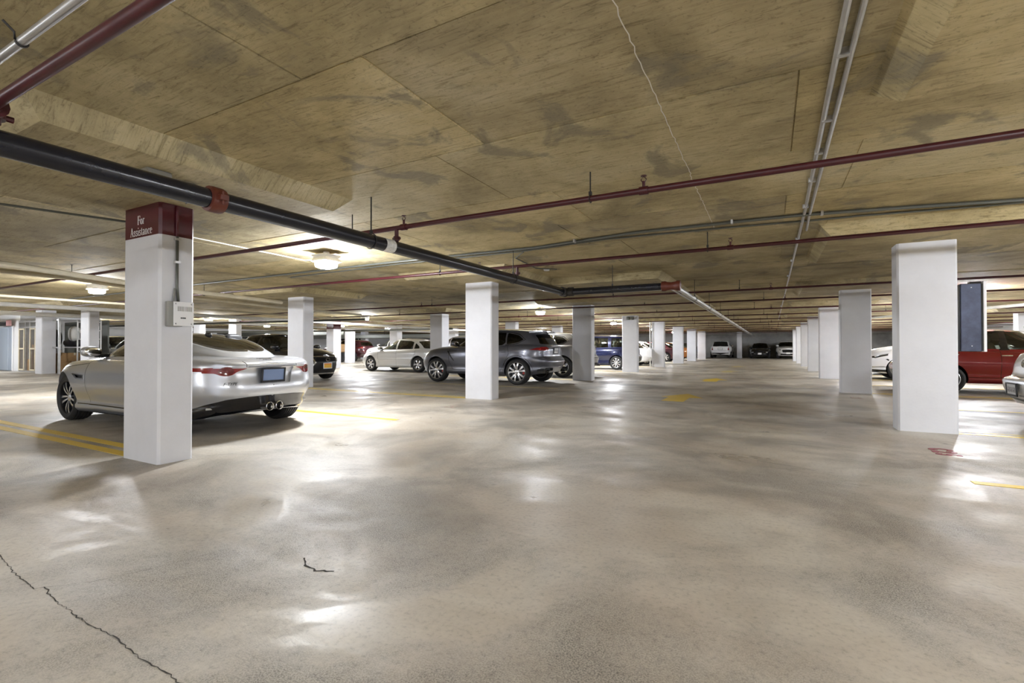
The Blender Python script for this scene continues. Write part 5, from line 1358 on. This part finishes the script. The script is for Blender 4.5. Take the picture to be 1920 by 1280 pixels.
# ---- black sedan with the big grille, facing the aisle
bk = sedan(PAINT['black'], r=.345, rim='five', zt=[(-2.42, .95), (-2.3, 1.02), (-1.9, 1.06), (-1.2, 1.06), (-.3, 1.03), (.6, 1.01), (1.1, .99), (1.6, .95), (2.0, .87), (2.32, .74)],
    zr=[(-1.2, 1.44), (-.7, 1.49), (-.2, 1.50), (.2, 1.47)], xf=[(0, 2.16), (.3, 2.27), (.7, 2.31), (1, 2.20)], nf=3.4, crown=[(-2.3, .03), (.5, .04), (1.2, .10), (2.1, .09)], mirror=(.83, 1.10), handles=[])
bk['feats'] = [f for f in bk['feats'] if f['n'] not in ('grille', 'lower_grille', 'head_lamp', 'rub_strip')] + [
    F('grille_surround', 'front', [(0, .225), (.60, .225), (.66, .25), (.42, .60), (.50, .80), (0, .80)], M['chrome'], .010, r=.015),
    F('grille', 'front', [(0, .262), (.55, .262), (.59, .275), (.375, .60), (.455, .775), (0, .775)], M['black'], .004, r=.015),
    F('head_lamp', 'front', [(.52, .72), (.80, .80), (.90, .78), (.84, .66), (.58, .64)], M['clear'], .004, r=.02),
    F('brow_line', 'front', [(.50, .63), (.86, .56), (.86, .59), (.52, .655)], M['chrome'], .006, r=.005),
    F('bumper_inlet', 'front', [(.66, .30), (.86, .34), (.84, .54), (.60, .58), (.55, .55)], M['black'], -.01, r=.02)]
bk['gfeats'] = [dict(f, p=[(a, b + .07) for a, b in f['p']]) for f in bk['gfeats']]
car, low, grn = make_car(bk, 'black_sedan', 'black sedan facing the aisle with chrome edged grille and yellow licence plate', 'car', (-15.0, 10.95), 0)
plate(car, 2.325, 0, .49, M['plate_yellow'], 1, 0, frame=M['plate_white'])
o = MB().box(2.331, 2.336, -.15, .15, .535, .57).build('plate_band', mat('plate_orange', (.75, .2, .03), .4), car)
for k in range(7):
    z = .64 + k * .018 if k < 0 else .635 + k * .019
    MB().box(2.28, 2.30, -.42, .42, z, z + .005).build('grille_bar', M['gloss_black'], car)
e = empty('emblem', (2.335, 0, .69), parent=car)
mb = MB(); mb.tube([(0, .075 * math.cos(a), .052 * math.sin(a)) for a in np.linspace(0, 2 * PI, 29)], .007, 6, False)
mb.tube([(0, -.01, .045), (0, .02, -.028), (0, -.062, -.028)], .007, 6)
mb.build('emblem_ring', M['chrome'], e, smooth='all')

# ---- blue van
bl = suv(PAINT['blue'], r=.325, rim='multi', side_glass=G1, tw=.21,
    gxr=[(0, -2.22), (.5, -2.18), (1, -2.08)], zr=[(-2.1, 1.56), (-1.5, 1.60), (-.8, 1.62), (-.2, 1.62), (.25, 1.57)], seats=M['seat_beige'], zt=[(-2.42, .98), (-2.25, 1.03), (-1.6, 1.04), (-.8, 1.03), (0, 1.02), (.9, .99), (1.3, .97), (1.8, .92), (2.1, .84), (2.35, .72)], zb=[(-2.4, .32), (-1.6, .24), (1.7, .22), (2.3, .24)])
bl['gfeats'] = [F('windscreen', 'front', [(0, 1.07), (.74, 1.06), (.56, 1.54), (0, 1.58)], G1, r=.05),
    F('side_window', 'side', [(.84, 1.05), (.02, 1.06), (.02, 1.53), (.30, 1.51)], G1, r=.03),
    F('side_window', 'side', [(-.06, 1.06), (-1.02, 1.07), (-.98, 1.53), (-.06, 1.545)], G1, r=.04),
    F('quarter_window', 'side', [(-1.16, 1.08), (-1.98, 1.10), (-1.88, 1.49), (-1.14, 1.53)], G1, r=.04),
    F('rear_window', 'rear', [(0, 1.12), (.66, 1.12), (.58, 1.50), (0, 1.53)], GG, r=.05)]
bl['feats'] = [f for f in bl['feats'] if f['n'] not in ('tail_lamp',)] + [F('tail_lamp', 'rear', [(.70, .95), (.97, .95), (.97, 1.02), (.72, 1.02)], TL, .003), F('rub_strip', 'side', [(.9, .62), (-1.0, .62), (-1.0, .65), (.9, .65)], PAINT['blue'], .010, r=.01)]
make_car(bl, 'blue_van', 'dark blue van with tan seats between two white columns', 'car', (-8.0, 23.68), PI)

make_car(sedan(PAINT['blue'], rim='bright', roof_mat=PAINT['pale_silver']), 'blue_sedan', 'blue sedan with bright ten spoke wheel far down the left bays', 'car', (-8.3, 31.45), PI)
make_car(sedan(PAINT['white']), 'white_sedan', 'white sedan mostly hidden between columns beyond the blue van', 'car', (-8.4, 28.7), PI)
make_car(sedan(PAINT['maroon']), 'maroon_sedan', 'maroon sedan partly hidden far down the left bays', 'car', (-8.2, 37.4), PI)
make_car(sedan(PAINT['orange']), 'orange_car', 'orange car glimpsed between two far columns on the left', 'car', (-8.2, 43.2), PI)
make_car(sedan(PAINT['black']), 'dark_sedan', 'dark car at the far end of the left bays', 'car', (-7.9, 48.6), PI)

# ---- cars along the far wall
ws = suv(PAINT['white'], r=.35, rim='multi', zr=[(-2.05, 1.62), (-1.5, 1.68), (-.8, 1.70), (-.2, 1.70), (.25, 1.64)], gxr=[(0, -2.22), (1, -2.02)], lower_mat=M['black'])
ws['feats'] = [f for f in ws['feats'] if f['n'] not in ('tail_lamp', 'bumper_vent')] + [F('tail_lamp', 'rear', [(.66, .78), (.97, .78), (.97, 1.06), (.70, 1.06)], TL, .004), F('tail_lamp', 'side', [(-2.45, .80), (-2.14, .80), (-2.18, 1.06), (-2.45, 1.06)], TL, .004)]
ws['gfeats'] = [f for f in ws['gfeats'] if f['n'] != 'rear_window'] + [F('rear_window', 'rear', [(0, 1.14), (.70, 1.14), (.58, 1.60), (0, 1.63)], BK, .003, r=.05)]
car, low, grn = make_car(ws, 'white_suv', 'white sport utility car seen from behind at the far end of the aisle', 'car', (-4.35, 52.9), PI / 2)
plate(car, -2.30, 0, .90, M['plate_white'], -1, frame=M['black'], w=.4)
car, low, grn = make_car(sedan(PAINT['black']), 'black_hatchback', 'black car facing the camera against the far wall', 'car', (-.95, 52.8), -PI / 2)
plate(car, 2.31, 0, .46, M['plate_white'], 1)
car, low, grn = make_car(suv(PAINT['pale_silver'], r=.35, rim='multi'), 'silver_offroader', 'silver sport utility car facing the camera beside the far right column', 'car', (1.35, 52.6), -PI / 2)
plate(car, 2.32, 0, .52, M['plate_white'], 1)

# ---- right hand bays
wh = suv(PAINT['white'], r=.35, rim='five', nf=3.4, zb=[(-2.4, .32), (-1.6, .24), (1.7, .22), (2.3, .25)])
wh['feats'] = [f for f in wh['feats'] if f['n'] not in ('grille', 'head_lamp', 'lower_grille', 'bumper_vent')] + [
    F('head_lamp', 'front', [(.30, .76), (.60, .80), (.95, .96), (.95, .90), (.62, .72)], BK, .004, r=.01, lim=.6), F('lamp_strip', 'front', [(.55, .785), (.88, .92), (.88, .895), (.58, .755)], M['clear'], .008, r=.005, lim=.6),
    F('bumper_slash', 'front', seam([(.80, .70), (.93, .48)], .03), BK, -.006, r=0, lim=.6), F('fog_lamp', 'front', [(.40, .39), (.78, .43), (.72, .46), (.42, .44)], M['clear'], .004, r=.01, lim=.6),
    F('lower_grille', 'front', [(0, .26), (.95, .28), (.95, .34), (0, .36)], BK, .003, r=.02, lim=.6), F('grille', 'front', [(0, .45), (.30, .47), (.22, .70), (0, .74)], M['black'], -.01)]
make_car(wh, 'white_suv', 'white car with slim dark head lamp, its nose showing between the two nearest right columns', 'car', (5.15, 20.6), PI)
make_car(sedan(PAINT['black']), 'black_saloon', 'black car roof just above the white car nose on the right', 'car', (5.4, 24.2), PI)
rd = suv(PAINT['red'], r=.335, rim='five', side_glass=G1, seats=M['seat_beige'], roof_mat=PAINT['red'], fa=1.25, ra=-1.05, xr=[(0, -1.80), (.2, -1.91), (.42, -1.955), (.5, -1.93), (.62, -1.85), (.85, -1.85), (1, -1.83)], gxr=[(0, -1.80), (.5, -1.72), (1, -1.55)], gxf=[(0, 1.12), (1, .45)], wx=[(-1.95, .95), (-1.05, 1.02), (-.3, .975), (.4, .97), (1.25, 1.02), (1.9, .96), (2.3, .88)], zb=[(-2.3, .34), (-1.6, .25), (1.7, .25), (2.3, .28)],
    zt=[(-2.42, .98), (-2.25, 1.05), (-1.6, 1.06), (-.8, 1.03), (0, 1.0), (.9, .97), (1.3, .95), (1.8, .88), (2.1, .80), (2.35, .68)], zr=[(-1.6, 1.42), (-1.2, 1.46), (-.6, 1.475), (-.1, 1.47), (.45, 1.43)], mirror=(.72, 1.08), mirror_mat=M['black'], handles=[(-.02, .90), (-.95, .92)], handle_mat=M['chrome'])
rd['gfeats'] = [F('windscreen', 'front', [(0, 1.07), (.74, 1.06), (.56, 1.46), (0, 1.50)], G1, r=.05),
    F('window_pillar', 'side', [(.05, 1.02), (-.13, 1.02), (-.13, 1.49), (.05, 1.49)], BK, .002, r=.01),
    F('side_window', 'side', [(.84, 1.03), (.02, 1.045), (.02, 1.455), (.30, 1.435)], G1, r=.03), F('side_window', 'side', [(-.10, 1.045), (-.85, 1.07), (-.82, 1.45), (-.10, 1.47)], G1, r=.04),
    F('quarter_window', 'side', [(-.92, 1.09), (-1.4, 1.16), (-1.28, 1.36), (-.90, 1.44)], GD, r=.04), F('rear_window', 'rear', [(0, 1.12), (.60, 1.12), (.52, 1.40), (0, 1.42)], GD, r=.05)]
rd['feats'] = [f for f in rd['feats'] if f['n'] not in ('tail_lamp',)] + [F('tail_lamp', 'rear', [(.66, .85), (.97, .85), (.97, 1.04), (.72, 1.04)], TL, .004)]
car, low, grn = make_car(rd, 'red_hatchback', 'red five door car with tan seats behind the large right column', 'car', (4.73, 15.87), 0)
MB().tube([(-.55, -.25, 1.56), (-.75, -.25, 1.76)], .006, 6).build('roof_aerial', M['black'], car)
# round silver hatchback at the right edge
bt = dict(paint=PAINT['pale_silver'], r=.315, fa=1.255, ra=-1.255, rim='five', tw=.21, wheel_in=.125, arch=1.16, archdz=.02,
    zb=[(-2.05, .32), (-1.7, .24), (0, .2), (1.6, .2), (2.0, .22)], zt=[(-2.06, .95), (-1.9, .99), (-1.5, 1.0), (-.8, .97), (.4, .94), (1.0, .92), (1.5, .84), (1.85, .70), (2.05, .55)],
    xf=[(0, 1.9), (.4, 2.03), (1, 1.85)], xr=[(0, -1.92), (.2, -2.03), (.38, -2.06), (.50, -2.05), (.56, -1.96), (.8, -1.93), (1, -1.88)],
    w=[(0, .78), (.2, .87), (.5, .885), (.8, .86), (.95, .80), (1, .74)], wx=[(-2.05, .95), (-1.25, 1.0), (0, .92), (1.25, 1.0), (2, .95)], nf=3.4, nr=4.6, crown=[(-2, .03), (1, .1), (2, .1)],
    gxf=[(0, 1.15), (1, .35)], gxr=[(0, -1.86), (.5, -1.78), (1, -1.62)], gw=[(0, .76), (.5, .70), (1, .55)], gnf=3.2, gnr=3.6, zr=[(-1.7, 1.38), (-1.1, 1.42), (-.6, 1.44), (-.1, 1.45), (.35, 1.40)], gcrown=[(-2, .05), (0, .06)],
    seats=M['seat_grey'], mirror=(.7, 1.03), cu=100)
bt['feats'] = [F('boot_seam', 'rear', seam([(0, .665), (.60, .68), (.78, .74)], .010), BK, -.004, r=0), F('bumper_step', 'rear', [(0, .575), (.86, .60), (.86, .63), (0, .61)], PAINT['silver'], .006, r=.01),
    F('tail_lamp', 'rear', [(.62 + .095 * math.cos(a), .80 + .085 * math.sin(a)) for a in np.linspace(0, 2 * PI, 22)[:-1]], TL, .006, r=0), F('head_lamp', 'front', [(.62 + .11 * math.cos(a), .66 + .11 * math.sin(a)) for a in np.linspace(0, 2 * PI, 22)[:-1]], M['clear'], .005, r=0),
    F('plate_recess', 'rear', [(0, .40), (.24, .40), (.26, .575), (0, .58)], PAINT['pale_silver'], -.012, r=.02), F('bumper_lip', 'rear', [(0, .33), (.8, .36), (.8, .385), (0, .36)], M['conduit'], .003, r=.01)]
bt['gfeats'] = [F('windscreen', 'front', [(0, 1.0), (.62, .99), (.46, 1.36), (0, 1.40)], G1, r=.05), F('side_window', 'side', [(.78, .99), (-.55, 1.0), (-.50, 1.36), (.25, 1.37)], G1, r=.06), F('quarter_window', 'side', [(-.64, 1.02), (-1.40, 1.05), (-1.30, 1.32), (-.60, 1.37)], G1, r=.05),
    F('rear_window', 'rear', [(0, 1.05), (.60, 1.05), (.50, 1.34), (0, 1.37)], GG, r=.06)]
car, low, grn = make_car(bt, 'silver_hatchback', 'round tailed silver hatchback with framed licence plate at the right edge', 'car', (5.09, 9.42), 0)
plate(car, -2.075, 0.0, .495, M['plate_white'], -1, -.06, frame=M['black'], extra=M['plate_ink'])
spoiler(car, -1.74, 1.42, .56, PAINT['pale_silver'], .2)
o = empty('emblem', (-1.95, 0, .87), parent=car); o.rotation_euler = (0, .1, 0)
mb = MB(); mb.tube([(0, .058 * math.cos(a), .058 * math.sin(a)) for a in np.linspace(0, 2 * PI, 29)], .008, 6, False)
mb.tube([(0, -.03, .048), (0, 0, .006), (0, .03, .048)], .006, 6); mb.tube([(0, -.052, .022), (0, -.024, -.048), (0, 0, .002), (0, .024, -.048), (0, .052, .022)], .006, 6)
mb.build('emblem_ring', M['chrome'], o, smooth='all')

# ---- far left bays
make_car(suv(PAINT['black'], rim='five'), 'black_suv', 'black sport utility car seen above the silver coupe door mirror', 'car', (-29.6, 12.3), 0)
make_car(sedan(PAINT['pale_silver']), 'silver_saloon', 'silver sedan behind the coupe windscreen beside the black sport utility car', 'car', (-24.6, 11.3), 0)
make_car(suv(PAINT['white'], rim='five', side_glass=G1), 'white_crossover', 'white crossover seen beyond the silver sedan bonnet', 'car', (-23.0, 25.7), PI)
make_car(suv(PAINT['maroon'], rim='five'), 'maroon_suv', 'maroon car far behind the white crossover', 'car', (-29.0, 27.0), PI)
make_car(suv(PAINT['pale_silver'], rim='five', roof_mat=PAINT['silver']), 'grey_crossover', 'silver crossover whose roof shows above the silver sedan', 'car', (-14.2, 20.6), PI)
o = empty('utility_cart', (-27.4, 24.9, 0), label='dark cart with a yellow green panel beside the distant white crossover', cat='cart')
MB().box(-.7, .7, -.45, .45, .25, .7, .03).build('cart_body', M['black'], o); MB().box(-.3, .35, -.47, -.45, .35, .68).build('cart_panel', M['hivis'], o)
for x in (-.5, .5):
    for y in (-.42, .42): MB().lathe([(0, y - .05), (.2, y - .05), (.2, y + .05), (0, y + .05)], 'y', (x, 0, .2), 16).build('wheel', M['rubber'], o)
MB().box(-.65, .2, -.4, .4, .7, 1.3, .05).build('cart_load', M['cardboard'], o)
